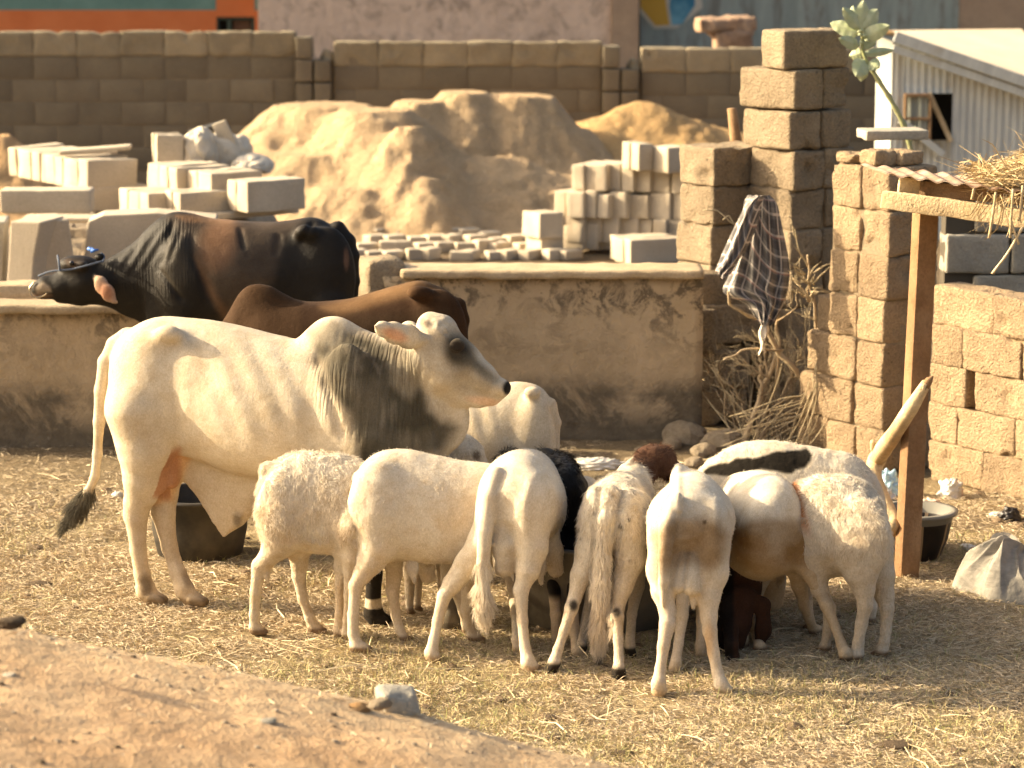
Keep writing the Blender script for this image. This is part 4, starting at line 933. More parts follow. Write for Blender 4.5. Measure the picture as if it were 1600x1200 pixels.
for px_, l0 in ((300, .12), (285, -.12)):
    e = fr.G(px_, 700); s.chain([(*fr.S(290, 480, l0), .10), (e[0], l0, .62, .065), (e[0], l0, .42, .045), (e[0], l0, .12, .032), (e[0]+.02, l0, .04, .04)], .04)
s.chain([(*fr.S(160, 440), .105), (*fr.S(130, 440), .095), (*fr.S(100, 446), .072), (*fr.S(72, 448), .052), (*fr.S(62, 452), .045)], .03, (1, .9, 1))
s.chain([(*fr.S(170, 452), .085), (*fr.S(125, 458), .062), (*fr.S(95, 464), .034)], .03, (1, .8, 1)); s.chain([(*fr.S(75, 460), .028), (*fr.S(62, 461), .022)], .015, (1, 1.4, 1))
s.ell(fr.S(120, 412, 0), (.10, .085, .045), .05)
s.ell(fr.S(128, 415, .085), (.03, .02, .022), .02); s.ell(fr.S(156, 402, .05), (.03, .022, .022), .02); s.ell(fr.S(56, 441, .04), (.016, .014, .014), .01, sub=True)
s.chain([(*fr.S(148, 432, .12), .022), (*fr.S(158, 445, .16), .040), (*fr.S(170, 459, .185), .040), (*fr.S(181, 472, .19), .014)], .012, (.75, .3, 1))
s.chain([(*fr.S(528, 358, .02), .045), (*fr.S(545, 376, .03), .034), (*fr.S(553, 400, .04), .028), (*fr.S(555, 440, .04), .024), (*fr.S(553, 490, .03), .02), (*fr.S(552, 560, .02), .03)], .02)
def disp(V, N, px, py):
    d = .003*fbm(V, 12, 3, 4)
    for (x0, y0, x1, y1, w_, a) in ((270, 345, 247, 420, 4, .012), (247, 420, 285, 470, 4, .012), (282, 360, 262, 410, 5, .010), (300, 400, 335, 480, 6, .010), (300, 365, 300, 440, 5, .007), (436, 365, 430, 400, 6, .01), (375, 355, 380, 390, 5, .008), (490, 345, 470, 380, 5, .01)):
        L = np.hypot(x1-x0, y1-y0); ux, uy = (x1-x0)/L, (y1-y0)/L; t_ = ((px-x0)*ux+(py-y0)*uy)/L; q = (px-x0)*-uy+(py-y0)*ux
        d = d-a*np.exp(-(q/w_)**2)*sstep(-.1, .15, t_)*(1-sstep(.85, 1.1, t_))
    nk = polymask(px, py, [(180, 408), (270, 345), (262, 400), (200, 430)], 10); return d+nk*.003*np.sin((px+.6*py)*.35)
def colf(V, N, px, py):
    n = fbm(V, 5, 3, 6); c = np.tile(np.array([.016, .0135, .011]), (len(V), 1)); near = V[:, 1] > -.02
    br = polymask(px, py, [(262, 338), (430, 340), (470, 345), (440, 375), (425, 440), (385, 500), (345, 500), (325, 440), (300, 380), (270, 352)], 12)
    c = blend(c, (.078, .057, .04), br*(.8+.4*n)); c = blend(c, (.24, .13, .07), blob(px, py, 342, 378, 26, 40, 15, .6)*.85); c = blend(c, (.26, .15, .08), polymask(px, py, [(275, 337), (330, 335), (370, 342), (360, 350), (290, 346)], 5)*.8)  # brighter flank blob and back strip: sunlit brown hide put into the colour
    c = blend(c, (.15, .085, .05), polymask(px, py, [(305, 400), (345, 470), (370, 505), (355, 505), (325, 460)], 8)*.7); c = blend(c, (.02, .016, .013), blob(px, py, 378, 378, 5, 22, -15, .4)*.8)
    c = blend(c, (.05, .043, .033), polymask(px, py, [(262, 370), (295, 360), (300, 430), (285, 460), (245, 445)], 8)*.6*(.8+n))
    c = blend(c, (.07, .05, .035), blob(px, py, 125, 412, 22, 9, -10, .5)*.5); c = blend(c, (.10, .06, .035), blob(px, py, 112, 412, 12, 6, 30, .5)*.6)
    c = blend(c, (.42, .35, .27), polymask(px, py, [(54, 450), (66, 440), (78, 448), (80, 456), (70, 457), (58, 460)], 3)*.8); c = blend(c, (.22, .15, .11), blob(px, py, 66, 462, 14, 4)*.8)
    c = blend(c, (.02, .017, .015), blob(px, py, 57, 437, 8, 6)); er = (V[:, 1] > .135) & (px < 190) & (px > 140) & (py > 425)
    c = blend(c, (.48, .34, .24), er*.9); c = blend(c, (.36, .16, .09), er*blob(px, py, 165, 455, 11, 16, -35, .6)*.85)
    c = blend(c, (.16, .09, .06), blob(px, py, 541, 405, 4, 16)*.8); return np.concatenate([c, (polymask(px, py, [(165, 415), (262, 345), (300, 345), (300, 440), (250, 470), (180, 450)], 12)*.7)[:, None]], 1)
black, V, N, c = finish('black_cow', s, fr, colf, M['black_coat'], 'black cow with brown flank resting its haltered head on the feeding trough', 'cow', disp)
eyeball(black, fr.S(112, 411, .09), .014)
def cord(name, pts, r, m, parent=None, fr=None, n=30):
    P = spline([fr.S(*p) for p in pts] if fr else pts, n); V, F, T3 = tube(P, r, 6); o = obj(name, mesh_np(name, V, [F, T3]), m, parent)
    return o
rope = flat('halter_rope', (.10, .12, .16), .8)
hl = thing('rope_halter', 'dark rope halter with a blue tie and metal nose ring on the black cow', 'halter', tuple(fr.o), fr.yaw)
cord('strap', [(60, 431, .055), (80, 424, .085), (110, 421, .11), (135, 415, .12), (160, 408, .10)], .006, rope, hl, fr); cord('strap', [(90, 399, .06), (92, 410, .10), (93, 424, .105)], .006, rope, hl, fr)
cord('strap', [(158, 395, .03), (163, 401, .05), (160, 410, .09)], .005, rope, hl, fr)
ring = flat('nose_ring_metal', (.55, .45, .3), .25); ring.node_tree.nodes['Principled BSDF'].inputs['Metallic'].default_value = .9
cord('nose_ring', [(54, 440, .03), (46, 452, .035), (52, 464, .04), (66, 463, .045), (74, 458, .05)], .0045, ring, hl, fr)
blue = flat('blue_plastic', (.05, .16, .5), .5)
for i, (a, b) in enumerate((((138, 388), (146, 393)), ((146, 388), (142, 395)), ((144, 392), (154, 390)))): V_, F_, T_ = tube([fr.S(*a, .03+.01*i), fr.S(*b, .05)], [.012, .004], 5); obj('blue_tie', mesh_np('blue_tie', V_, [F_, T_]), blue, hl)
# ------------------------------------------------------------------ the brown zebu between them
D_ = 13.75
fr = Frame(xat(550, D_, .8), D_, 176); s = Sculpt(.012)
s.loft(fr.loft([(722, 490, 560, .08), (708, 462, 600, .15), (680, 446, 640, .19), (650, 439, 650, .21), (600, 452, 650, .22), (550, 466, 655, .24), (500, 472, 660, .24), (450, 470, 660, .22), (410, 470, 650, .19), (375, 490, 630, .13)]), .06)
s.chain([(*fr.S(402, 478), .105), (*fr.S(418, 490), .10), (*fr.S(450, 500), .07)], .05, (1, .6, 1)); s.chain([(*fr.S(400, 540), .20), (*fr.S(370, 620), .15), (*fr.S(350, 700), .11)], .05, (1, .6, 1))
s.chain([(*fr.S(348, 710), .10), (*fr.S(320, 770), .08), (*fr.S(300, 800), .055)], .03, (1, .9, 1))
for sd in (-1, 1): s.ell(fr.S(655, 458, sd*.18), (.06, .04, .035), .06); s.ell(fr.S(690, 530, sd*.13), (.13, .08, .24), .06)
for px_, l0, y in ((695, .12, 500), (680, -.12, 500), (430, .12, 500), (415, -.12, 500)):
    q = fr.S(px_, 600, l0); s.chain([(*q, .10), (q[0]-.02, l0, .5, .06), (q[0]-.05, l0, .38, .042), (q[0], l0, .1, .03), (q[0]+.02, l0, .035, .038)], .04)
s.chain([(*fr.S(716, 478, 0), .04), (*fr.S(723, 500, 0), .03), (*fr.S(722, 560, 0), .024), (*fr.S(718, 620, 0), .03)], .02)
def colf(V, N, px, py):
    n = fbm(V, 6, 3, 16); c = np.tile(np.array([.045, .024, .013]), (len(V), 1)); c = blend(c, (.13, .075, .038), sstep(-.1, .5, n)*sstep(480, 455, py-0*px)*.8)  # back painted paler towards the top, as lit from above
    c = blend(c, (.22, .13, .065), polymask(px, py, [(500, 480), (600, 452), (650, 440), (640, 462), (580, 480), (530, 492)], 8)*(.5+.5*n)); c = blend(c, (.045, .028, .016), polymask(px, py, [(530, 495), (700, 480), (720, 560), (520, 560)], 12)*.6); return blend(c, (.07, .04, .02), (px > 350)*(px < 470)*.4)  # sunlit back strip and shaded side painted into the coat
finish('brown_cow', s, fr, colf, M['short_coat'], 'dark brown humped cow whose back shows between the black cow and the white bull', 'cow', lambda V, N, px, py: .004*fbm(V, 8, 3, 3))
# ------------------------------------------------------------------ the cream calf behind the bull's head
D_ = 13.0
fr = Frame(xat(790, D_, .6), D_, 172); s = Sculpt(.011)
s.loft(fr.loft([(864, 645, 720, .07), (855, 618, 775, .13), (838, 602, 800, .16), (810, 597, 800, .17), (770, 602, 800, .18), (720, 610, 805, .18), (660, 612, 805, .17), (610, 625, 790, .13), (580, 650, 770, .08)]), .05)
s.chain([(*fr.S(590, 670), .14), (*fr.S(560, 730), .10), (*fr.S(545, 780), .08), (*fr.S(530, 830), .05)], .04, (1, .7, 1))
for sd in (-1, 1): s.ell(fr.S(838, 690, sd*.10), (.09, .06, .2), .05); s.ell(fr.S(832, 612, sd*.12), (.04, .03, .025), .04)
for px_, l0 in ((845, .10), (828, -.10), (640, .10), (625, -.10)):
    q = fr.S(px_, 780, l0); s.chain([(*q, .08), (q[0], l0, .33, .045), (q[0]-.03, l0, .3, .035), (q[0], l0, .08, .024), (q[0]+.02, l0, .03, .03)], .03)
s.chain([(*fr.S(860, 632), .03), (*fr.S(868, 660), .024), (*fr.S(867, 730), .02), (*fr.S(864, 790), .022)], .02)
finish('cream_calf', s, fr, lambda V, N, px, py: blend(np.tile(CREAM*1.02, (len(V), 1)), (.62, .47, .30), np.clip(fbm(V, 5, 3, 2), 0, .5)), M['short_coat'], 'cream calf standing against the low wall, seen beyond the white bull\'s muzzle', 'calf', lambda V, N, px, py: .003*fbm(V, 9, 3, 3)+.003*np.sin((px-.3*py)*.2)*blob(px, py, 735, 640, 40, 40))
# ------------------------------------------------------------------ sheep
def sheep_head(s, fr, base, poll, nose, l=0., ears=True, r=.062, earl=.17):
    """neck from base to poll, head from poll to nose; all local (f,l,z)"""
    b, p, n = (np.array(q, float) for q in (base, poll, nose)); m = p+(n-p)*.5
    s.chain([(*b, .105), (*(b+(p-b)*.6), .078), (*p, .062)], .04, (1, .75, 1))
    s.chain([(*p, r), (*m, r*.85), (*n, r*.55)], .02, (1, .85, 1))
    if ears:
        for sd in (-1, 1):
            e = p+np.array([0, sd*r*.8, 0]); s.chain([(*e, .020), (*(e+np.array([-.01, sd*.05, -.05])), .030), (*(e+np.array([-.01, sd*.07, -.05-earl*.5])), .026), (*(e+np.array([0, sd*.07, -.03-earl])), .010)], .01, (1, .5, 1))
def side_sheep(name_px, D, yaw, torso, legs, label, color, disp=None, m='wool', tail=None, head=None, extra=None, h=.008, thigh=None, cat='sheep'):
    fr = Frame(xat(name_px, D, .5), D, yaw); s = Sculpt(h)
    s.loft(fr.loft(torso), .04)
    for L in legs: fr.leg(s, L[0], L[1], .035)
    for q in (thigh or []): s.ell(fr.S(q[0], q[1], q[2]), q[3], .05)
    if tail: s.chain([(*fr.S(a, b, l), r) for a, b, l, r in tail], .015)
    if head: sheep_head(s, fr, *[fr.S(*q) for q in head])
    if extra: extra(s, fr)
    o, V, N, c = finish('sheep', s, fr, color, M[m], label, cat, disp)
    return o, V, N, c, fr
def wool_disp(amp=.010, sc=20, seed=1):
    def d(V, N, px, py):
        body = sstep(.34, .46, V[:, 2]); q = V*[1, 1, .7]
        w_ = fbm(q+.03*np.stack([vnoise(V, 9, 4), vnoise(V, 9, 5), vnoise(V, 9, 6)], -1), sc, 3, seed); return body*amp*1.0*(np.abs(w_)*1.6-.45)+.0015*fbm(V, 14, 2, 8)
    return d
def sleek(V, N, px, py): return .0045*fbm(V, 8, 3, 3)+.0014*np.abs(fbm(V*[1, 1, .6], 26, 3, 5))*sstep(.35, .5, V[:, 2])
def legcol(c, V, hoof=(.22, .15, .095), soil=.7):
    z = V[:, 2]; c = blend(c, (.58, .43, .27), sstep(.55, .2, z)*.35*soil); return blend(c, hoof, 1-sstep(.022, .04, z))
def white_coat(soil=.35, seed=0, hoof=(.22, .15, .095)):
    def f(V, N, px, py):
        c = np.tile(WHITE, (len(V), 1)); n = fbm(V, 5, 3, seed+3); n2 = fbm(V, 17, 3, seed+5)
        c = blend(c, (.60, .43, .25), np.clip(n+.1, 0, 1)*soil*sstep(.95, .45, V[:, 2])); c = blend(c, (.52, .36, .20), np.clip(n2-.1, 0, 1)*soil); c = blend(c, (.50, .36, .21), (1-sstep(.0, .16, np.abs(fbm(V*[1, 1, .7], 20, 2, 5))))*soil*.22); return legcol(c, V, hoof)
    return f
R = .021
# S1 shaggy, far left
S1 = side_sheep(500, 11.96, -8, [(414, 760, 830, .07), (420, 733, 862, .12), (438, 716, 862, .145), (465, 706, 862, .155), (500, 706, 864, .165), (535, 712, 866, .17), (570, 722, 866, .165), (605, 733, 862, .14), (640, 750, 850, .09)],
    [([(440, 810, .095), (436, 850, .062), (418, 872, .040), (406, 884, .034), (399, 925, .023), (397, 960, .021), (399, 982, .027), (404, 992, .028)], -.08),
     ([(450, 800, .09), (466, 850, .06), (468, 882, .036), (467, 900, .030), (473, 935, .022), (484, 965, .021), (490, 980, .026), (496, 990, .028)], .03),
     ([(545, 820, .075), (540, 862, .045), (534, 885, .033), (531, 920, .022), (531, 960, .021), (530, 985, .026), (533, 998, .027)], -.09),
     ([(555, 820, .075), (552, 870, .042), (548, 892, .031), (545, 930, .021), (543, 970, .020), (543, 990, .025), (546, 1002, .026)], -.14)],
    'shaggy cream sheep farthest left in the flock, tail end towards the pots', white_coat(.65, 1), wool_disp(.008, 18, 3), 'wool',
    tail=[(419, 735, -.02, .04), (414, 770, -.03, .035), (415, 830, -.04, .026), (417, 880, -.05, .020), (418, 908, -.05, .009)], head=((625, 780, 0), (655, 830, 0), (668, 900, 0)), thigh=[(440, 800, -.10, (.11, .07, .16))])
# S2 side on, between the shaggy sheep and the ewe
S2 = side_sheep(650, 11.85, -6, [(552, 770, 825, .07), (557, 742, 868, .12), (572, 720, 872, .145), (598, 706, 876, .16), (635, 703, 876, .16), (680, 712, 880, .165), (725, 721, 880, .16), (765, 725, 885, .155), (800, 735, 870, .12), (825, 755, 850, .08)],
    [([(592, 800, .10), (592, 850, .072), (580, 878, .052), (567, 898, .038), (556, 915, .031), (552, 960, .024), (552, 990, .023), (557, 1010, .028), (566, 1020, .030)], -.09),
     ([(600, 810, .09), (612, 860, .055), (616, 895, .034), (613, 925, .027), (618, 960, .022), (625, 985, .022), (630, 1003, .027)], .08),
     ([(748, 830, .08), (735, 880, .050), (731, 905, .033), (728, 950, .023), (733, 975, .021), (738, 992, .025), (744, 1004, .027)], -.04),
     ([(752, 830, .07), (732, 880, .045), (716, 925, .030), (724, 955, .022), (728, 975, .021), (731, 985, .025), (735, 992, .026)], .08)],
    'smooth cream sheep standing side on, its flank between the shaggy sheep and the white ewe', white_coat(.6, 2), lambda V, N, px, py: sleek(V, N, px, py)+.003*np.abs(fbm(V, 20, 2, 7))*sstep(.45, .6, V[:, 2])*(px < 620), 'short_coat',
    tail=[(560, 750, -.03, .036), (557, 790, -.06, .036), (560, 830, -.07, .036), (560, 870, -.07, .028), (556, 898, -.07, .012)], head=((815, 780, 0), (850, 830, .05), (868, 890, .05)), thigh=[(590, 790, -.10, (.12, .07, .18)), (562, 785, -.12, (.03, .03, .03))])
# hidden-behind white sheep: only its head top shows over the second sheep
def white_face(V, N, px, py): c = white_coat(.4, 4)(V, N, px, py); return blend(c, (.10, .07, .05), blob(px, py, 745, 712, 6, 8)*.8)
S3 = side_sheep(700, 12.5, 8, [(600, 760, 820, .06), (615, 735, 850, .12), (650, 728, 850, .14), (690, 730, 850, .14), (720, 745, 845, .10)],
    [([(640, 820, .06), (640, 880, .03), (640, 960, .02)], -.08), ([(650, 820, .06), (652, 880, .03), (652, 955, .02)], .08), ([(700, 820, .06), (702, 880, .03), (702, 960, .02)], -.08), ([(690, 820, .06), (692, 880, .03), (692, 955, .02)], .08)],
    'white sheep whose woolly crown and dark eye show above the side-on sheep\'s back', white_face, wool_disp(.008, 18, 5), 'wool',
    extra=lambda s, f: (s.chain([(*f.S(700, 760, 0), .10), (*f.S(715, 728, -.02), .10), (*f.S(722, 706, -.03), .078)], .05), s.ell(f.S(722, 708, -.03), (.10, .07, .065), .03), s.cap(f.S(735, 715, -.03), f.S(765, 745, -.03), .055, .035, .02), s.cap(f.S(700, 720, -.08), f.S(693, 745, -.14), .03, .02, .01)))
eyeball(S3[0], S3[4].S(746, 712, -.075), .011)
def rear_sheep(px0, D, yaw, st, legs, label, color, disp=None, m='short_coat', tail=None, extra=None, head=None, h=.008, thigh=None, cat='sheep'):
    """seen from behind: st = (f, photo left, photo right, top, bottom) sections across the body"""
    fr = Frame(xat(px0, D, .5), D, yaw); s = Sculpt(h); out = []
    for f, xl, xr, yt, yb in st:
        a = fr.Fp((xl+xr)/2, yt, f); b = fr.Fp((xl+xr)/2, yb, f); L = fr.Fp(xl, (yt+yb)/2, f)[1]; R_ = fr.Fp(xr, (yt+yb)/2, f)[1]
        out.append((f, a[2], b[2], abs(L-R_)/2, (L+R_)/2))
    s.loft(out, .04, 2.15)
    for L in legs: fr.leg(s, L[0], 0, .035, fl=L[1], rear=True)
    for q in (thigh or []): s.ell(fr.Fp(q[0], q[1], q[2]), q[3], .05)
    if tail: s.chain([(*fr.Fp(a, b, f), r) for a, b, f, r in tail], .012)
    if head: sheep_head(s, fr, *head)
    if extra: extra(s, fr)
    o, V, N, c = finish('sheep', s, fr, color, M[m], label, cat, disp)
    return o, V, N, c, fr
# S4 white ewe seen from behind
S4 = rear_sheep(790, 11.62, 66, [(-.06, 768, 812, 765, 815), (-.02, 750, 850, 742, 838), (.06, 744, 870, 718, 842), (.18, 746, 880, 706, 850), (.34, 752, 884, 703, 858), (.55, 765, 886, 702, 855), (.75, 785, 885, 704, 850), (.90, 805, 885, 715, 845)],
    [([(776, 800, .08), (757, 845, .066), (732, 880, .055), (707, 912, .040), (694, 930, .030), (684, 970, .023), (678, 1000, .022), (674, 1020, .028), (676, 1034, .031)], .03),
     ([(824, 810, .09), (831, 855, .066), (825, 890, .050), (814, 922, .032), (816, 970, .023), (820, 1010, .022), (825, 1035, .028), (831, 1050, .031)], .03),
     ([(800, 860, .05), (800, 905, .030), (806, 960, .021), (808, 1000, .022), (810, 1022, .026)], .70), ([(840, 860, .05), (842, 900, .026), (846, 950, .021), (848, 985, .024)], .72)],
    'bare white ewe seen from behind with a full udder, between side-on sheep and black sheep', white_coat(.3, 6, (.45, .33, .22)), sleek, 'short_coat',
    tail=[(776, 742, -.01, .035), (766, 775, -.06, .032), (758, 830, -.09, .032), (755, 880, -.10, .028), (753, 920, -.10, .026), (756, 950, -.10, .028), (760, 975, -.09, .012)], head=((.85, 0, .52), (.98, .05, .40), (1.04, .06, .22)),
    extra=lambda s, f: (s.chain([(*f.Fp(795, 800, .03), .07), (*f.Fp(790, 850, -.01), .062), (*f.Fp(788, 885, -.02), .048)], .015), s.cap(f.Fp(800, 885, -.02), f.Fp(803, 908, -.02), .016, .008, .01)), thigh=[(772, 785, .02, (.10, .045, .13)), (834, 795, .02, (.10, .05, .14))])
fur('tail_hair', S4[1], None, S4[2], S4[3], ((proj(S4[4].wld(S4[1]))[1] > 880) & (np.abs(proj(S4[4].wld(S4[1]))[0]-756) < 16) & (S4[1][:, 0] < -.06)).astype(float)+1e-9, 1500, .045, .0008, S4[0], 1.2, 11)
# S5 black sheep
def blackc(V, N, px, py): c = np.tile(np.array([.007, .006, .0055]), (len(V), 1)); c = blend(c, (.025, .017, .012), np.clip(fbm(V, 8, 2, 2), 0, .5)); return blend(c, (.62, .50, .36), 1-sstep(.17, .21, V[:, 2]))
S5 = rear_sheep(880, 12.15, 112, [(-.05, 880, 915, 760, 830), (0, 855, 925, 735, 870), (.1, 845, 925, 722, 878), (.25, 838, 918, 712, 875), (.4, 835, 910, 706, 870), (.55, 832, 900, 706, 860), (.65, 835, 885, 712, 850)],
    [([(905, 830, .07), (905, 870, .052), (896, 900, .030), (894, 940, .024), (898, 990, .022), (902, 1015, .025), (908, 1026, .028)], .03), ([(870, 830, .06), (868, 880, .045), (866, 915, .03), (868, 960, .022), (870, 1005, .026)], .03),
     ([(870, 850, .05), (872, 900, .028), (876, 985, .022)], .5), ([(845, 850, .05), (845, 900, .028), (846, 985, .022)], .5)],
    'black shaggy sheep with white feet squeezed between the white ewe and the spotted sheep', blackc, wool_disp(.008, 16, 9), 'black_coat', head=((.60, 0, .58), (.70, 0, .44), (.78, .02, .25)),
    extra=lambda s, f: s.chain([(*f.Fp(850, 718, .35), .055), (*f.Fp(865, 735, .25), .05), (*f.Fp(885, 760, .1), .04)], .03))
pxs, pys = proj(S5[4].wld(S5[1])); fur('mane', S5[1], None, S5[2], S5[3], ((pys < 790) & (pxs < 905)).astype(float)+1e-9, 6000, .028, .0008, S5[0], 1.1, 13, .7)
# S6 spotted long-tailed sheep with brown head
def spotted(V, N, px, py):
    c = white_coat(.3, 8)(V, N, px, py); n = vnoise(V, 26, 31); body = V[:, 2] > .4
    c = blend(c, (.16, .13, .10), sstep(.62, .76, n)*body*.75); c = blend(c, (.30, .25, .19), sstep(.25, .7, fbm(V, 13, 3, 12))*sstep(760, 790, 1550-py-px*0)*(py < 800)*.35)
    hd = sstep(.79, .85, V[:, 0])*((py < 752)); c = blend(c, (.085, .036, .02), hd*sstep(984, 992, px)*.97)
    for a, b, r in ((969, 823, 4), (983, 812, 3), (896, 946, 9), (963, 957, 8)): c = blend(c, (.035, .03, .025), blob(px, py, a, b, r*.8, r)*.95)
    return blend(c, (.03, .025, .02), (1-sstep(.045, .065, V[:, 2]))*(V[:, 0] < .3))
S6 = rear_sheep(960, 11.55, 80, [(-.05, 928, 985, 800, 838), (0, 914, 1008, 775, 858), (.08, 909, 1016, 757, 864), (.2, 908, 1020, 745, 870), (.38, 918, 1022, 740, 880), (.55, 930, 1020, 738, 872), (.70, 945, 1015, 740, 860), (.8, 960, 1005, 745, 840)],
    [([(936, 820, .075), (922, 862, .060), (908, 900, .044), (898, 935, .028), (893, 950, .028), (882, 985, .021), (872, 1015, .020), (866, 1036, .025), (861, 1054, .029)], .03),
     ([(982, 830, .08), (984, 875, .062), (973, 915, .043), (965, 950, .028), (964, 965, .028), (966, 1000, .020), (967, 1030, .020), (967, 1045, .025), (968, 1062, .029)], .03),
     ([(940, 850, .05), (925, 930, .028), (912, 985, .022), (908, 1010, .024), (906, 1026, .027)], .45), ([(1000, 850, .05), (996, 915, .030), (987, 960, .021), (984, 1010, .022), (985, 1030, .026)], .5)],
    'spotted shaggy sheep seen from behind with a long hanging tail and raised brown head', spotted, wool_disp(.010, 18, 12), 'wool',
    tail=[(955, 770, -.01, .038), (946, 810, -.06, .034), (941, 870, -.08, .030), (939, 930, -.09, .034), (937, 980, -.09, .032), (936, 1010, -.08, .024), (937, 1025, -.08, .010)],
    extra=lambda s, f: (s.chain([(*f.Fp(985, 775, .7), .10), (*f.Fp(990, 748, .85), .075), (*f.Fp(1003, 728, .95), .062)], .04), s.ell(f.Fp(1024, 719, 1.0), (.085, .095, .075), .025), s.chain([(*f.Fp(1035, 722, 1.02), .062), (*f.Fp(1052, 740, 1.06), .045), (*f.Fp(1062, 760, 1.08), .035)], .02), s.chain([(*f.Fp(1018, 712, .96), .03), (*f.Fp(1012, 735, .91), .038), (*f.Fp(1014, 762, .90), .018)], .015, (.6, 1, 1))),
    thigh=[(930, 810, .02, (.09, .05, .14)), (985, 820, .02, (.09, .055, .15))])
px, py = proj(S6[4].wld(S6[1])); tm = (S6[1][:, 0] < -.06) & (py > 830) & (np.abs(px-939) < 18)
fur('tail_hair', S6[1], None, S6[2], S6[3], tm.astype(float)+1e-9, 3500, .034, .0008, S6[0], 1.3, 21, .35); fur('fleece', S6[1], None, S6[2], S6[3], ((S6[1][:, 2] > .52) & (py < 860) & (S6[1][:, 0] < .75)).astype(float)+1e-9, 18000, .017, .0006, S6[0], 1.0, 22, .7)
fur('head_hair', S6[1], None, S6[2], S6[3], ((px > 990) & (py < 760) & (S6[1][:, 0] > .8)).astype(float)+1e-9, 3000, .018, .0008, S6[0], .6, 23)
# S7 front ewe seen from behind, soiled rump
def soiled(V, N, px, py):
    c = white_coat(.25, 14, (.5, .36, .22))(V, N, px, py); n = fbm(V, 7, 4, 15)
    m = polymask(px, py, [(1012, 826), (1050, 812), (1085, 806), (1128, 812), (1140, 838), (1132, 880), (1110, 900), (1080, 880), (1030, 900), (1012, 870)], 16)*np.clip(.75+.8*n, 0, 1); c = blend(c, (.23, .155, .085), m*.9)
    c = blend(c, (.22, .16, .10), blob(px, py, 1052, 828, 9, 18)*.6); c = blend(c, (.50, .28, .11), blob(px, py, 1108, 1000, 8, 30)*.7); c = blend(c, (.08, .05, .03), blob(px, py, 1101, 816, 3, 3)*.9)
    return blend(c, (.62, .50, .36), sstep(.45, .3, V[:, 2])*.4)
S7 = rear_sheep(1075, 11.25, 86, [(-.07, 1048, 1095, 810, 845), (-.02, 1022, 1128, 782, 862), (.06, 1012, 1141, 762, 866), (.18, 1010, 1148, 748, 872), (.35, 1018, 1148, 740, 880), (.52, 1028, 1140, 737, 880), (.68, 1038, 1125, 735, 870), (.82, 1050, 1110, 740, 850)],
    [([(1046, 850, .085), (1036, 890, .066), (1037, 925, .048), (1043, 955, .033), (1043, 975, .030), (1037, 1010, .024), (1032, 1045, .023), (1029, 1068, .028), (1030, 1088, .031)], .03),
     ([(1106, 850, .088), (1110, 895, .070), (1106, 932, .050), (1108, 965, .033), (1109, 985, .030), (1115, 1020, .024), (1121, 1050, .023), (1127, 1070, .028), (1133, 1087, .031)], .03),
     ([(1070, 880, .05), (1068, 925, .034), (1066, 960, .026), (1060, 1005, .020), (1056, 1035, .022), (1054, 1052, .026)], .40), ([(1100, 880, .05), (1098, 920, .030), (1096, 970, .022), (1095, 1010, .024), (1096, 1030, .026)], .5)],
    'front sheep seen from behind with a dirty brown rump and full udder, nearest the camera', soiled, lambda V, N, px, py: sleek(V, N, px, py)+.008*np.exp(-((px-1060)/5)**2)*(py < 800), 'short_coat',
    tail=[(1056, 785, -.03, .036), (1044, 820, -.08, .030), (1039, 870, -.10, .026), (1037, 910, -.10, .022), (1036, 945, -.10, .009)], head=((.85, 0, .60), (1.0, .0, .48), (1.1, 0, .3)),
    extra=lambda s, f: (s.cap(f.Fp(1062, 870, -.02), f.Fp(1059, 915, -.05), .034, .036, .008), s.cap(f.Fp(1083, 870, -.02), f.Fp(1082, 918, -.07), .034, .040, .004), s.cap(f.Fp(1082, 935, -.06), f.Fp(1083, 950, -.06), .018, .010, .01), s.cap(f.Fp(1060, 745, .5), f.Fp(1062, 738, .7), .03, .03, .04)),
    thigh=[(1036, 832, .02, (.10, .045, .13)), (1116, 836, .02, (.10, .05, .14))])
# S8 white back, brown belly, facing left and away
def twotone(V, N, px, py):
    c = np.tile(WHITE, (len(V), 1)); n = fbm(V, 7, 4, 21); edge = 812+8*n*3+(px-1150)*.05
    m = sstep(-14, 16, py-edge)*sstep(.30, .40, V[:, 2]); c = blend(c, (.25, .155, .07), m*np.clip(.9+.5*n, 0, 1)); c = blend(c, (.50, .39, .26), (1-sstep(.35, .45, V[:, 2]))*.8)
    return legcol(c, V)
S8 = rear_sheep(1210, 11.6, 138, [(-.04, 1246, 1262, 830, 870), (.0, 1205, 1266, 780, 890), (.08, 1170, 1262, 756, 900), (.2, 1148, 1250, 743, 908), (.38, 1125, 1235, 737, 920), (.55, 1112, 1215, 737, 930), (.7, 1105, 1185, 740, 930), (.82, 1100, 1150, 748, 900)],
    [([(1238, 850, .085), (1256, 875, .060), (1268, 895, .042), (1285, 930, .030), (1291, 945, .028), (1305, 980, .020), (1315, 1008, .020), (1320, 1020, .026), (1328, 1034, .029)], .03),
     ([(1240, 850, .07), (1246, 890, .045), (1250, 915, .032), (1256, 945, .022), (1265, 970, .021), (1272, 985, .025), (1278, 992, .027)], .05),
     ([(1168, 900, .055), (1172, 940, .034), (1180, 975, .024), (1186, 1010, .022), (1190, 1020, .026)], .6), ([(1155, 900, .05), (1158, 940, .03), (1160, 980, .022), (1162, 1015, .025)], .6)],
    'sheep with white back and brown stained belly, right of the dirty-rumped front sheep', twotone, sleek, 'short_coat', tail=[(1262, 815, -.04, .035), (1270, 860, -.06, .028), (1276, 890, -.06, .012)],
    extra=lambda s, f: (s.cap(f.Fp(1212, 880, .3), f.Fp(1208, 940, .3), .055, .045, .02),), head=((.85, 0, .58), (1.0, 0, .45), (1.08, 0, .28)))
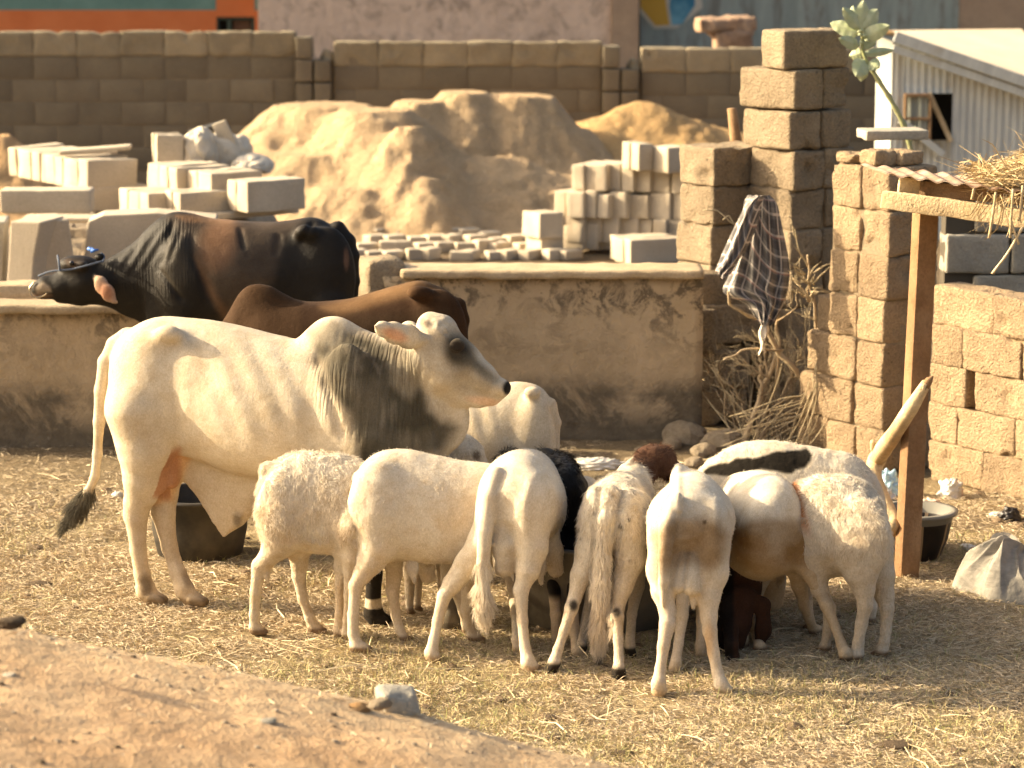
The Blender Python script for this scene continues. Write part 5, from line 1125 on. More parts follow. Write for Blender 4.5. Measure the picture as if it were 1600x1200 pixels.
# S9 woolly right-most, facing left
def rightc(V, N, px, py): c = white_coat(.35, 24)(V, N, px, py); return blend(c, (.50, .20, .06), sstep(1252, 1240, px-.25*(py-750))*sstep(.5, .6, V[:, 2])*.9)
S9 = side_sheep(1320, 11.75, 146, [(1376, 815, 880, .08), (1366, 785, 895, .13), (1348, 757, 900, .155), (1322, 744, 900, .165), (1290, 742, 902, .17), (1262, 746, 900, .16), (1235, 758, 890, .13), (1215, 775, 875, .09)],
    [([(1340, 850, .095), (1345, 895, .066), (1350, 920, .044), (1352, 945, .032), (1346, 975, .025), (1341, 1005, .024), (1339, 1022, .029), (1337, 1034, .031)], .08),
     ([(1365, 850, .085), (1376, 900, .058), (1382, 930, .040), (1386, 950, .030), (1384, 985, .023), (1381, 1005, .023), (1378, 1018, .027), (1376, 1027, .029)], -.08),
     ([(1270, 870, .06), (1280, 920, .036), (1296, 950, .028), (1294, 985, .022), (1289, 1010, .023), (1287, 1020, .027)], .10), ([(1262, 870, .06), (1258, 920, .032), (1262, 960, .024), (1268, 985, .026)], -.10)],
    'woolly cream sheep at the right end of the flock with orange-brown neck', rightc, wool_disp(.011, 17, 25), 'wool',
    tail=[(1368, 790, .02, .04), (1362, 840, .02, .035), (1360, 880, .02, .028), (1361, 905, .02, .012)], head=((1225, 810, 0), (1195, 860, 0), (1180, 930, 0)), thigh=[(1350, 840, .10, (.12, .06, .17))])
# S10 black banded sheep at the back
def banded(V, N, px, py):
    c = white_coat(.2, 28)(V, N, px, py); n = fbm(V, 14, 3, 5)
    q = polymask(px+6*n, py+4*n, [(1094, 742), (1108, 728), (1150, 716), (1180, 716), (1215, 706), (1262, 700), (1268, 712), (1256, 732), (1235, 740), (1190, 735), (1150, 746)], 3)
    return blend(c, (.010, .008, .006), q*.99)
S10 = side_sheep(1240, 12.55, 168, [(1382, 785, 850, .07), (1372, 755, 870, .12), (1352, 728, 875, .15), (1325, 710, 878, .16), (1290, 704, 880, .165), (1255, 696, 880, .165), (1210, 690, 880, .165), (1165, 692, 878, .15), (1130, 704, 868, .12), (1105, 722, 850, .08)],
    [([(1350, 830, .08), (1362, 880, .05), (1366, 910, .03), (1362, 950, .021), (1360, 975, .026)], .08), ([(1350, 830, .08), (1350, 880, .05), (1348, 905, .03), (1346, 940, .021), (1346, 960, .026)], -.08),
     ([(1160, 830, .07), (1160, 880, .035), (1158, 940, .022), (1156, 970, .026)], .08), ([(1180, 830, .07), (1182, 880, .035), (1184, 940, .022), (1184, 960, .026)], -.08)],
    'long white sheep with a black band along its shoulder, standing behind the others at right', banded, lambda V, N, px, py: sleek(V, N, px, py)+.006*np.abs(fbm(V, 20, 3, 6)), 'short_coat', head=((1115, 760, 0), (1085, 800, 0), (1070, 850, 0)))
px, py = proj(S10[4].wld(S10[1])); fur('back_hair', S10[1], None, S10[2], S10[3], ((py < 745) & (S10[1][:, 2] > .5)).astype(float)*(S10[3].mean(1) > .3)+1e-9, 7000, .010, .0006, S10[0], 1.0, 31, .6)
# S11 brown long-eared goat facing the camera beyond the tub, head down
def goatc(V, N, px, py): c = np.tile(np.array([.045, .022, .014]), (len(V), 1)); c = blend(c, (.014, .011, .01), sstep(1150, 1143, px)); return blend(c, (.45, .36, .27), blob(px, py, 1170, 950, 10, 30)*(V[:, 1] > .1)*.8)
S11 = rear_sheep(1160, 11.95, -88, [(-.65, 1120, 1195, 800, 880), (-.5, 1105, 1215, 775, 905), (-.3, 1105, 1215, 775, 905), (-.1, 1112, 1205, 780, 905), (.05, 1125, 1195, 800, 900)],
    [([(1140, 880, .055), (1140, 930, .040), (1142, 975, .034), (1143, 1010, .030), (1144, 1034, .032)], -.02), ([(1118, 880, .05), (1122, 940, .036), (1126, 1000, .028), (1128, 1022, .030)], -.02),
     ([(1130, 880, .05), (1132, 920, .03), (1130, 960, .024), (1130, 990, .026)], -.55), ([(1185, 880, .05), (1186, 920, .03), (1186, 960, .024), (1188, 990, .026)], -.55)],
    'dark brown long-eared sheep drinking low, seen between the legs of the two ewes at right', goatc, sleek, 'short_coat',
    extra=lambda s, f: (s.chain([(*f.Fp(1160, 880, 0), .10), (*f.Fp(1160, 920, .10), .075), (*f.Fp(1160, 935, .16), .06)], .04), s.chain([(*f.Fp(1162, 935, .18), .055), (*f.Fp(1156, 975, .22), .045), (*f.Fp(1152, 1005, .24), .034)], .02),
                        s.chain([(*f.Fp(1175, 930, .2), .022), (*f.Fp(1192, 945, .21), .032), (*f.Fp(1193, 985, .22), .034), (*f.Fp(1182, 1018, .22), .016)], .012, (.6, 1, 1)), s.chain([(*f.Fp(1150, 925, .2), .022), (*f.Fp(1138, 945, .21), .034), (*f.Fp(1136, 990, .22), .034), (*f.Fp(1140, 1020, .22), .016)], .012, (.6, 1, 1))))
# fleece of the shaggy ones
for q, cnt, ln, sd, lim in ((S1, 26000, .017, 41, .45), (S9, 26000, .017, 43, .45), (S3, 4000, .012, 45, .55)):
    px, py = proj(q[4].wld(q[1])); fur('fleece', q[1], None, q[2], q[3], ((q[1][:, 2] > lim)).astype(float)+1e-9, cnt, ln, .0006, q[0], 1.0, sd, .8)
for q, cnt, ln, sd in ((S2, 12000, .008, 51), (S4, 10000, .006, 52), (S7, 10000, .007, 53), (S8, 10000, .007, 54)):
    fur('short_hair', q[1], None, q[2], q[3], ((q[1][:, 2] > .25)).astype(float)+1e-9, cnt, ln, .0006, q[0], .7, sd, .25)
# ------------------------------------------------------------------ tubs, shelter, plants, cloth, straw
def vessel(name, c, prof, m, label, cat, sq=(1, 1, 1)):
    V, F = lathe(prof, 48); V = V*np.array(sq); V += (fbm(V, 3, 2, 3)*.006)[:, None]*[1, 1, .3]; o = obj(name, mesh_np(name, V, F), m, None, c); return tag(o, label, cat)
def vprof(rt, rb, H, th=.012, lip=.02): return [(0, .0), (rb*.85, .0), (rb, .02), ((rt+rb*1.1)/2*.99, H*.45), (rt, H-.02), (rt+lip, H-.015), (rt+lip, H), (rt-th, H), ((rt+rb)/2-th, H*.45), (rb-th, .03), (0, .025)]
t = NT('black_dusty_plastic', .55); co = t.coord(False); z_ = t.sep(co)[2]; t.color(t.mix(t.math('MULTIPLY', t.noise(co, 5, 5), t.remap(z_, 0, .35, .8, .35)), (.018, .017, .015), (.12, .095, .065))); M['tub'] = t.m
gp = gnd(306, 884); pot = vessel('black_tub', (gp[0], gp[1]+.21, 0), vprof(.235, .205, .31), M['tub'], 'large black plastic tub on the straw behind the white bull\'s hind legs', 'tub')
V, F, T3 = tube([(.22, 0, .28), (.28, 0, .275), (.275, 0, .245)], [.018, .02, .012], 6); obj('handle', mesh_np('handle', V, [F, T3]), M['tub'], pot)
t = NT('grey_trough_steel', .5); co = t.coord(False); t.color(t.mix(t.noise(co, 4, 6, .7), (.10, .09, .072), (.22, .19, .15))); M['steel'] = t.m
gp = gnd(940, 1008); vessel('drinking_tub', (gp[0], gp[1]+.48, 0), vprof(.43, .37, .40), M['steel'], 'wide dark grey drinking tub in the middle of the flock', 'tub')
t = NT('black_striped_basin', .35); co = t.coord(False); s_ = t.sep(co); an = t.math('ARCTAN2', s_[1], s_[0]); st = t.math('SINE', t.math('MULTIPLY', an, 7)); st = t.math('GREATER_THAN', st, .93)
c = t.mix(st, (.02, .015, .012), (.34, .24, .14)); c = t.mix(t.math('GREATER_THAN', s_[2], .195), c, (.20, .19, .16)); t.color(c); M['basin'] = t.m
gp = gnd(1438, 884); vessel('striped_basin', (gp[0], gp[1]+.15, 0), vprof(.175, .12, .245), M['basin'], 'black basin with tan stripes and a pale rim, behind the timber post', 'basin')
vessel('black_bowl', (gp[0]-.20, gp[1]+.35, 0), vprof(.16, .12, .22), M['tub'], 'black bowl behind the timber post, partly hidden by the striped basin', 'bowl')
# shelter
p0, p1 = gnd(1415, 903), atY(1447, 318, 13.0)
sl_ = thing('straw_shelter', 'rough timber shelter with a rusty corrugated sheet roof at the right edge', 'shelter')
def beam(name, a, b, w_, d_, m, parent, roll=0, jag=.006, seed=0, seg=.06):
    a, b = np.array(a, float), np.array(b, float); L = np.linalg.norm(b-a); me = rough_block(L, w_, d_, seg, .005, jag, seed); o = obj(name, me, m, parent)
    X_ = Vector((b-a)/L); up = Vector((0, 0, 1)) if abs(X_.z) < .9 else Vector((math.sin(roll), -math.cos(roll), 0)); Y_ = up.cross(X_).normalized(); Z_ = X_.cross(Y_)
    Mx = Matrix((X_, Y_, Z_)).transposed().to_4x4(); Mx.translation = Vector(a)-Y_*w_/2-Z_*d_/2; o.matrix_world = Mx; return o
M['post_wood'] = grainy('reddish_timber', (.21, .115, .055), (.30, .175, .09), (.36, .24, .14), 5, 60, .3, .4, .003)
beam('post', p0-np.array([0, 0, .1]), p1+np.array([0, 0, .03]), .10, .07, M['post_wood'], sl_, .42, .002, 31, .2)
a_, b_ = atY(1378, 311, 12.88), atY(1720, 358, 12.5); Lb = np.linalg.norm(b_-a_)
beam('cross_beam', a_, b_, .05, .082, M['pale_wood'], sl_, 0, .011, 33, .05)
beam('rail', atY(1425, 291, 13.0), atY(1740, 322, 12.55), .06, .07, M['post_wood'], sl_, 0, .004, 34, .1); beam('bracket', atY(1404, 290, 12.92), atY(1436, 293, 12.92), .05, .085, M['pale_wood'], sl_, 0, .003, 35)
pr = atY(1745, 330, 12.5); beam('post', (pr[0], 12.5, -.1), (pr[0], 12.5, pr[2]), .1, .08, M['post_wood'], sl_, .9, .002, 36, .2)
t = NT('rusty_corrugated_sheet', .6); co = t.coord(False); t.color(t.mix(t.noise(co, 3, 6, .7), t.mix(t.noise(co, 9, 4), (.34, .25, .17), (.48, .40, .31)), (.25, .13, .07))); M['rusty'] = t.m
q0, q1, q2, q3 = atY(1386, 272, 12.85), atY(1345, 256, 13.45), atY(1745, 300, 13.2), atY(1765, 322, 12.3)
n, k = 180, 8; u, v = np.meshgrid(np.linspace(0, 1, n), np.linspace(0, 1, k), indexing='ij'); u, v = u.ravel()[:, None], v.ravel()[:, None]
P = (q0*(1-u)+q3*u)*(1-v)+(q1*(1-u)+q2*u)*v; P[:, 2] += .007*np.sin(u[:, 0]*math.pi*2*13)+.008*fbm(P, 3, 2, 3); Q = P-np.array([0, 0, .004]); f = grid_faces(n, k)
ed = [(i*k, (i+1)*k, (i+1)*k+n*k, i*k+n*k) for i in range(n-1)]; obj('roof_sheet', mesh_np('roof_sheet', np.concatenate([P, Q]), np.concatenate([f, f[:, ::-1]+n*k, np.array(ed)])), M['rusty'], sl_)
# strands helper: thin bent ribbons
def ribbons(P, D, L, Wd, bend, seed=0):
    n = len(P); g = np.random.default_rng(seed); D = D/np.linalg.norm(D, axis=1, keepdims=True); S_ = np.cross(D, g.normal(0, 1, (n, 3))); S_ /= np.linalg.norm(S_, axis=1, keepdims=True)
    B_ = g.normal(0, 1, (n, 3))*bend*L[:, None]; V = np.zeros((n, 6, 3))
    for k_, t_ in enumerate((0, .5, 1)):
        c = P+D*(L*t_)[:, None]+B_*(t_*(1-t_)*2); w2 = S_*(Wd*(1, .9, .4)[k_])[:, None]/2; V[:, 2*k_] = c-w2; V[:, 2*k_+1] = c+w2
    i = np.arange(n)[:, None]*6; F = np.concatenate([i+[0, 1, 3, 2], i+[2, 3, 5, 4]]); return V.reshape(-1, 3), F
def strand_mat(name, a, b, rough=.75):
    t = NT(name, rough); at = t.node('ShaderNodeAttribute', attribute_name='Col'); t.color(at.outputs['Color']); return t.m
M['straw'] = strand_mat('straw_blades', 0, 0)
def strawcol(n, g, lo=(.32, .245, .145), hi=(.70, .565, .39), green=0.):
    u = g.random(n)[:, None]; c = np.array(lo)*(1-u)+np.array(hi)*u; m = (g.random(n) < green)[:, None]; return np.where(m, c*np.array([.62, .78, .55]), c)
g = np.random.default_rng(3)
# straw and dry grass over the trampled ground
def litter(name, n, y0, y1, L0, L1, up, wd, seed, dens, green=0., lo=(.32, .245, .145), hi=(.70, .565, .39)):
    g = np.random.default_rng(seed); m = int(n*2.2); y = y0+(y1-y0)*g.random(m)**1.25; x = (g.random(m)*2-1)*(.195*y+.25)
    P = np.stack([x, y, 0*x], -1); keep = g.random(m) < dens(P); P = P[keep][:n]; n = len(P); P[:, 2] = gz(P[:, 0], P[:, 1])+g.random(n)*.012
    a = g.random(n)*2*math.pi; el = np.abs(g.normal(0, 1, n))*up+.02; D = np.stack([np.cos(a)*np.cos(el), np.sin(a)*np.cos(el), np.sin(el)], -1)
    V, F = ribbons(P, D, g.uniform(L0, L1, n), g.uniform(wd*.6, wd*1.3, n), .12, seed); c = np.repeat(strawcol(n, g, lo, hi, green), 6, 0)
    return tag(obj(name, mesh_np(name, V, F, c, False), M['straw']), kind='stuff')
def dens(P):
    d = .50+1.3*fbm(P, 1.1, 3, 61)+1.1*fbm(P, 3.5, 3, 62); y = P[:, 1]; return np.clip(d, .06, 1)*(1-.82*sstep(14.3, 15.3, y+.3*fbm(P, 2, 2, 9)))
litter('straw_litter', 300000, 9.2, 16.2, .018, .058, .18, .0025, 5, dens)
litter('dry_grass', 70000, 9.2, 15.0, .02, .05, .85, .0024, 6, lambda P: np.clip(.2+1.3*fbm(P, 1.7, 3, 71), .0, 1)*(1-sstep(13.8, 14.8, P[:, 1])), .2, (.32, .25, .12), (.62, .52, .28))
litter('long_straw', 1500, 9.2, 15.8, .12, .26, .08, .005, 7, lambda P: np.clip(.4+fbm(P, .9, 2, 81), .05, 1), 0, (.45, .35, .2), (.78, .64, .42))
def bankdens(P): return (np.abs(P[:, 1]-8.55) < .22)*.5+(np.abs(P[:, 1]-8.3) < .5)*.08
_gz = gz; gz = bankz; litter('bank_straw', 2600, 7.6, 9.0, .02, .06, .2, .003, 15, bankdens); gz = _gz
# clods and dung, pebbles
def stone_mesh(seed, r=1, amp=.35, flat_=.6):
    V, F = lathe([(math.sin(a), math.cos(a)) for a in np.linspace(.001, math.pi-.001, 12)], 16); V = V*(1+amp*fbm(V+seed*5, 1.3, 3, seed))[:, None]; V[:, 2] *= flat_; return mesh_np('stone', V*r, F, smooth=False)
SM = [stone_mesh(q) for q in range(6)]
M['clod'] = grainy('dark_clod', (.13, .09, .055), (.20, .14, .085), None, 6, 60, .3, .6, .006)
M['brick_bit'] = grainy('orange_brick_bit', (.55, .30, .12), (.62, .38, .18), None, 6, 60, .3, .6, .006)
def scat(n, f, m, name, seed, rlo, rhi):
    g = np.random.default_rng(seed); parts = []
    for i in range(n):
        x, y, z = f(g); r = rlo+(rhi-rlo)*g.random()**2.5; V = np.array([v.co[:] for v in SM[i % 6].vertices])*r
        a = g.random()*6.28; R_ = np.array([[math.cos(a), -math.sin(a), 0], [math.sin(a), math.cos(a), 0], [0, 0, 1]]); parts.append((V@R_.T+[x, y, z], grid_faces(12, 16) if False else FS, np.zeros((0, 3), int)))
    V, F = merge(parts); return tag(obj(name, mesh_np(name, V, F, smooth=False), m), kind='stuff')
FS = lathe([(1, 0)]*12, 16)[1]
def onground(g): y = 9.3+6.2*g.random(); x = (g.random()*2-1)*.2*y; return x, y, float(gz(np.array([x]), np.array([y]))[0])
scat(520, onground, M['clod'], 'dung_clods', 5, .006, .038)
def onbank(g): x = -1.8+3*g.random(); y = 6.6+2.0*g.random(); return x, y, float(bankz(np.array([x]), np.array([y]))[0])
scat(420, onbank, M['stone'], 'bank_pebbles', 6, .003, .011); scat(160, onbank, M['clod'], 'bank_clods', 7, .004, .016)
def bankpt(px, py):
    d = ray(px, py)
    for t_ in np.arange(5.5, 10, .01):
        p = CAM+d*t_
        if p[2] <= float(bankz(p[:1], p[1:2])[0]): return p
    return CAM+d*8.4
for (px_, py_, r, m, lab, sq) in ((630, 1120, .062, 'concrete_grey', 'grey angular stone sitting on the crest of the dirt bank', (1, .8, .8)), (560, 1108, .030, 'brick_bit', 'small orange brick bit beside the grey stone on the bank', (1.3, 1, 1.1)),
                                (595, 1100, .03, 'stone', 'small pale stone between the orange bit and the grey stone', (1.2, 1, 1)), (18, 972, .032, 'clod', 'dark brown clod on the bank crest at the left edge', (1.4, 1, 1)), (418, 1127, .022, 'concrete_grey', 'small grey pebble on the bank below the grey stone', (1.4, 1, .7)), (10, 1055, .02, 'concrete', 'small white chip on the bank at the left edge', (1.5, 1, .5))):
    p = bankpt(px_, py_); me = rough_block(2*r, 1.6*r, 1.5*r, r*.28, r*.3, r*.25, int(px_)) if m == 'concrete_grey' and r > .05 else SM[px_ % 6].copy(); o = obj('stone', me, M[m], None, p-(np.array([r, 0, r*.3]) if r > .05 else 0), .3)
    if r <= .05: o.scale = (r*sq[0], r*sq[1], r*sq[2]); me.materials.clear(); me.materials.append(M[m])
    tag(o, lab, 'stone')
for (px_, py_, r, lab) in ((62, 912, .035, 'flat dark dung pat on the straw left of the bull'), (965, 1180, .045, 'grey lump of dirt on the straw at the bottom centre'), (870, 1152, .035, 'small dark clod on the straw below the spotted sheep'), (1395, 1165, .05, 'dark lump of dirt on the straw at the bottom right')):
    p = gnd(px_, py_, .01); o = obj('clod', SM[px_ % 6].copy(), M['clod'], None, p); o.scale = (r*1.5, r, r*.6); tag(o, lab, 'clod')
# rubble at the foot of the walls
g = np.random.default_rng(12); spots = [(905, 722, .03), (1130, 700, .11), (1100, 712, .07), (1165, 712, .08), (1070, 690, .12), (1050, 700, .06), (1190, 700, .06), (1085, 728, .05), (1215, 720, .05), (1030, 716, .04), (985, 722, .03), (1145, 733, .06), (1000, 705, .03), (880, 712, .03), (1240, 735, .05)]
names_ = ['small', 'large', 'blunt', 'upright', 'largest', 'middling', 'narrow', 'low', 'rounded', 'little', 'tiny', 'chunky', 'thin', 'outermost', 'squat']
for i, (px_, py_, r) in enumerate(spots):
    p = gnd(px_, py_, 0); o = obj('rubble_stone', SM[i % 6].copy(), M['stone'], None, p+np.array([0, 0, r*.35])); o.scale = (r*1.2, r, r*1.1); o.rotation_euler = (0, 0, g.random()*6)
    o.data.materials.clear(); o.data.materials.append(M['stone']); tag(o, f'{names_[i]} tan rubble stone, {ordn(sorted(s_[0] for s_ in spots).index(px_)) if i < 14 and sorted(s_[0] for s_ in spots).index(px_) < 14 else "last"} from the left along the shaded wall foot', 'stone', 'rubble stones at the wall foot')
# plastic and paper rubbish
M['plastic'] = NT('thin_plastic', .35); pl = M['plastic']; pl.color(pl.mix(pl.noise(pl.coord(False), 6, 4), (.62, .58, .50), (.75, .70, .62))); M['plastic'] = pl.m
pb_ = flat('pale_blue_plastic', (.42, .60, .68), .35); blk = flat('black_plastic', (.03, .026, .025), .35); pk = flat('peach_plastic', (.72, .52, .40), .5)
for (px_, py_, sz, m, lab, ry) in ((935, 732, (.14, .07, .045), M['plastic'], 'flattened white plastic sack on the ground above the spotted sheep', 0), (1385, 775, (.08, .07, .09), pb_, 'pale blue plastic bag behind the timber post', 0), (1378, 800, (.07, .06, .10), M['plastic'], 'crumpled white plastic bag under the pale blue bag', 0),
                                 (1485, 778, (.06, .05, .075), M['plastic'], 'crumpled white bag at the foot of the sunlit wall', 0), (1494, 776, (.035, .03, .06), pk, 'peach plastic scrap beside the white bag at the sunlit wall', 0), (1450, 792, (.08, .06, .03), pk, 'flat peach scrap on the straw right of the timber post', 0),
                                 (1578, 815, (.055, .045, .055), blk, 'black plastic scrap on the straw near the right edge', 0), (1560, 808, (.05, .03, .02), M['plastic'], 'small white paper beside the black plastic scrap', 0), (1512, 862, (.04, .03, .03), M['plastic'], 'tiny white plastic scrap between basin and grey cloth', 0), (184, 776, (.03, .025, .02), M['plastic'], 'white scrap on the ground behind the bull tail', 0)):
    p = gnd(px_, py_, 0); crumple('plastic_bag' if m is not blk else 'plastic_scrap', p, sz, int(px_) % 17, m, lab, 'litter', .5)
# folded grey tarpaulin at the right edge
t = NT('dusty_grey_cloth', .85); co = t.coord(False); t.color(t.mix(t.noise(t.coord(False, (1, 1, 3)), 6, 6, .7, 1), (.19, .172, .142), (.33, .30, .25))); t.bump([(t.noise(co, 60, 3), .3, .003)]); M['tarp'] = t.m
prt = gnd(1605, 940, 0); n = 160; rr, th = np.meshgrid(np.linspace(0, 1, n), np.linspace(0, 2*math.pi, 2*n, endpoint=False), indexing='ij'); rr, th = rr.ravel(), th.ravel(); C3 = np.stack([rr*np.cos(th), rr*np.sin(th), 0*rr], -1)
wq = fbm(C3+4, 1.4, 3, 14); rid = lambda q: (1-np.abs(np.sin(q)))**1.5
hh = .19*np.clip(1-rr**2.6, 0, 1)**.75*(1+.25*wq) + .075*np.clip(4*rr*(1-rr), 0, 1)**.7*rid(3.2*th*.5*2+2.6*wq+1.1*rr) + .030*np.clip(3*rr*(1-rr), 0, 1)*rid(8*th+5*wq-3*rr) + .006*fbm(C3, 9, 2, 6)
ou = 1+.10*np.sin(3*th+1)+.05*np.sin(7*th); P = np.stack([C3[:, 0]*ou*.33, C3[:, 1]*ou*.27, np.where(rr > .995, -.01, hh)], -1)
F_ = np.array([[a_*2*n+b_, (a_+1)*2*n+b_, (a_+1)*2*n+(b_+1) % (2*n), a_*2*n+(b_+1) % (2*n)] for a_ in range(n-1) for b_ in range(2*n)])
tag(obj('tarpaulin', mesh_np('tarpaulin', P, F_), M['tarp'], None, (prt[0]+.02, prt[1]+.22, 0), .3), 'crumpled dusty grey tarpaulin lying on the straw at the right edge', 'tarpaulin')
# pale bent branch leaning behind the post
def branchy(name, pts, rads, m, label, cat, seed, res=40, knots=True):
    P = spline(pts, res); r = np.interp(np.linspace(0, 1, res), np.linspace(0, 1, len(rads)), rads); r = r*(1+.12*vnoise(P, 9, seed)+.18*np.maximum(0, vnoise(P, 14, seed+1)-.5)); V, F, T3 = tube(P, r, 12)
    return tag(obj(name, mesh_np(name, V, [F, T3]), m), label, cat)
B1 = [atY(1395, 825, 13.05), atY(1392, 800, 13.15), atY(1366, 745, 13.25), atY(1372, 715, 13.3), atY(1398, 677, 13.0), atY(1425, 635, 12.84), atY(1448, 598, 12.80)]
B1 = [gnd(1385, 842)] + B1
bb = branchy('dead_branch', B1, [.032, .03, .026, .038, .042, .038, .034, .022], M['pale_wood'], 'pale barkless branch leaning diagonally against the timber post', 'branch', 5)
V, F, T3 = tube([atY(1378, 720, 13.28), atY(1366, 700, 13.25), atY(1363, 690, 13.22)], [.03, .02, .012], 8); obj('twig_stub', mesh_np('twig_stub', V, [F, T3]), M['pale_wood'], bb)
V, F, T3 = tube([atY(1441, 610, 12.81), atY(1452, 594, 12.79), atY(1458, 588, 12.78)], [.026, .018, .004], 8); obj('charred_tip', mesh_np('charred_tip', V, [F, T3]), wood, bb)
beam('timber_stub', gnd(1393, 900)+np.array([0, .05, 0]), gnd(1393, 900)+np.array([-.01, .05, .2]), .03, .03, M['pale_wood'], sl_, .5, .003, 39)
# dry bush behind the shirt
dry = grainy('dry_twig', (.38, .28, .17), (.48, .37, .24), (.25, .18, .11), 8, 60, .2, .3, .003); thin = grainy('dry_stalk', (.42, .33, .2), (.52, .42, .27), None, 8, 60, .2, .3, .003)
bush = thing('dry_bush', 'dry leafless thorn bush in the gap between the plastered wall and sunlit pillar', 'bush', tuple(gnd(1225, 690)))
B0 = np.array(gnd(1225, 690)); 
def twig(pts, r0, r1, m=None, name='branch', n=16, seed=0):
    P = spline(pts, n)+np.stack([vnoise(np.arange(n)[:, None]*[.35, 0, 0]+seed*3.3+k_, 1, 5) for k_ in range(3)], -1)*.012; V, F, T3 = tube(P-B0, np.linspace(r0, r1, n), 5); return obj(name, mesh_np(name, V, [F, T3]), m or dry, bush)
twig([atY(1278, 615, 16.0), atY(1240, 575, 16.0), atY(1215, 545, 16.0), atY(1190, 500, 16.0)], .020, .014); twig([atY(1190, 500, 16.0), atY(1160, 488, 15.95), atY(1140, 470, 15.9), atY(1138, 455, 15.9)], .011, .007)
twig([gnd(1158, 705), atY(1180, 640, 16.1), atY(1200, 590, 16.2), atY(1215, 550, 16.2)], .018, .012); twig([gnd(1178, 705), atY(1205, 650, 16.15), atY(1235, 590, 16.2)], .012, .008)
twig([atY(1215, 600, 16.1), atY(1216, 520, 16.1), atY(1214, 470, 16.1)], .011, .007); twig([atY(1190, 620, 16.1), atY(1188, 570, 16.1)], .012, .01)
twig([atY(1225, 548, 16), atY(1170, 545, 15.9), atY(1130, 562, 15.85)], .008, .004); twig([atY(1280, 560, 16), atY(1272, 480, 16), atY(1265, 430, 16), atY(1262, 398, 16)], .010, .006)
g = np.random.default_rng(21)
for i in range(14):      # thorny top with spines
    a = (1265+g.normal(0, 8), 440+g.normal(0, 16)); ang = g.uniform(-2.9, .4); L = g.uniform(22, 60); b = (a[0]+L*math.cos(ang), a[1]+L*math.sin(ang)*.8); twig([atY(*a, 16), atY((a[0]+b[0])/2, (a[1]+b[1])/2-3, 15.95), atY(*b, 15.9+.2*g.random())], .006, .002, thin, 'spine', 8, i)
for i in range(130):      # stalks fanning up from the ground
    x0_ = 1160+110*g.random(); top = (x0_+g.normal(0, 62)+5, 690-g.uniform(40, 210)*g.random()**.5); P_ = [gnd(x0_, 692+10*g.random()), atY((x0_+top[0])/2+g.normal(0, 6), (690+top[1])/2, 16.15+.3*g.random()), atY(*top, 16.1+.4*g.random())]; twig(P_, .0042, .0015, thin if i % 2 else dry, 'stalk', 10, i)
for i in range(14):
    a = (1240+30*g.random(), 610+70*g.random()); P_ = [atY(*a, 15.95), atY(a[0]-40*g.random(), a[1]+10*g.random(), 15.9), atY(a[0]-60-70*g.random(), a[1]+20+60*g.random(), 15.85)]; twig(P_, .005, .002, thin, 'stalk', 10, 100+i)
for i in range(12):
    a = (1268+16*g.normal(), 560+60*g.random()); twig([atY(*a, 15.85), atY(a[0]-12+8*g.normal(), a[1]+50, 15.8+.1*g.random()), atY(a[0]-26+22*g.normal(), 705, 15.8)], .0042, .003, thin, 'stalk', 10, 200+i)
for (a, b) in (((1100, 325), (1150, 352)), ((1130, 340), (1150, 350)), ((1232, 335), (1242, 370)), ((1236, 345), (1250, 395))): twig([atY(*a, 16.2), atY((a[0]+b[0])/2, (a[1]+b[1])/2-4, 16.2), atY(*b, 16.2)], .004, .003, thin, 'stalk', 8, 300)
def grow(p, d, L, r, depth, g):
    q = p+d*L*.5+g.normal(0, .05*L, 3); e = p+d*L+g.normal(0, .10*L, 3); twig([p, q, e], r, r*.6, dry if depth > 1 else thin, 'branch' if depth > 1 else 'twig', 8, int(g.integers(999)))
    if depth == 0: return
    for k_ in range(2 if depth > 2 else 3):
        nd = d+g.normal(0, .55, 3)*np.array([1, .5, .8]); nd /= np.linalg.norm(nd); grow(p+(e-p)*g.uniform(.4, 1), nd, L*g.uniform(.5, .8), r*.6, depth-1, g)
g = np.random.default_rng(77)
for i in range(13):
    p_ = gnd(1150+10*i+g.normal(0, 6), 694); d_ = np.array([g.normal(.05, .42), g.normal(0, .12), 1]); d_ /= np.linalg.norm(d_); grow(p_+np.array([0, .1*g.random(), 0]), d_, g.uniform(.22, .42), .0075, 3, g)
for (a, b) in ((1200, 590), (1240, 590), (1265, 470), (1215, 500)):
    for k_ in range(3): d_ = np.array([g.normal(0, .6), g.normal(0, .3), .8]); d_ /= np.linalg.norm(d_); grow(atY(a, b, 16.05), d_, g.uniform(.12, .25), .005, 2, g)
# checked shirt hung on the bush
t = NT('checked_cloth', .85); uv = t.node('ShaderNodeAttribute', attribute_name='Col'); s_ = t.sep(uv.outputs['Color'])
def stripe(o, f, w_, ph=0): q = t.math('FRACT', t.math('ADD', t.math('MULTIPLY', o, f), ph)); return t.math('LESS_THAN', q, w_)
c = t.mix(t.noise(t.coord(False), 5, 3), (.085, .08, .08), (.14, .13, .125)); c = t.mix(t.math('MULTIPLY', stripe(s_[0], 9, .42), .5), c, (.26, .24, .22)); c = t.mix(t.math('MULTIPLY', stripe(s_[1], 11, .42), .4), c, (.02, .02, .024))
c = t.mix(t.math('MULTIPLY', stripe(s_[0], 9, .13, .3), .8), c, (.52, .46, .40)); c = t.mix(t.math('MULTIPLY', stripe(s_[1], 11, .13, .3), .8), c, (.52, .46, .40)); c = t.mix(t.math('MULTIPLY', stripe(s_[1], 5.5, .05, .6), .4), c, (.38, .14, .12)); t.color(c); M['check'] = t.m
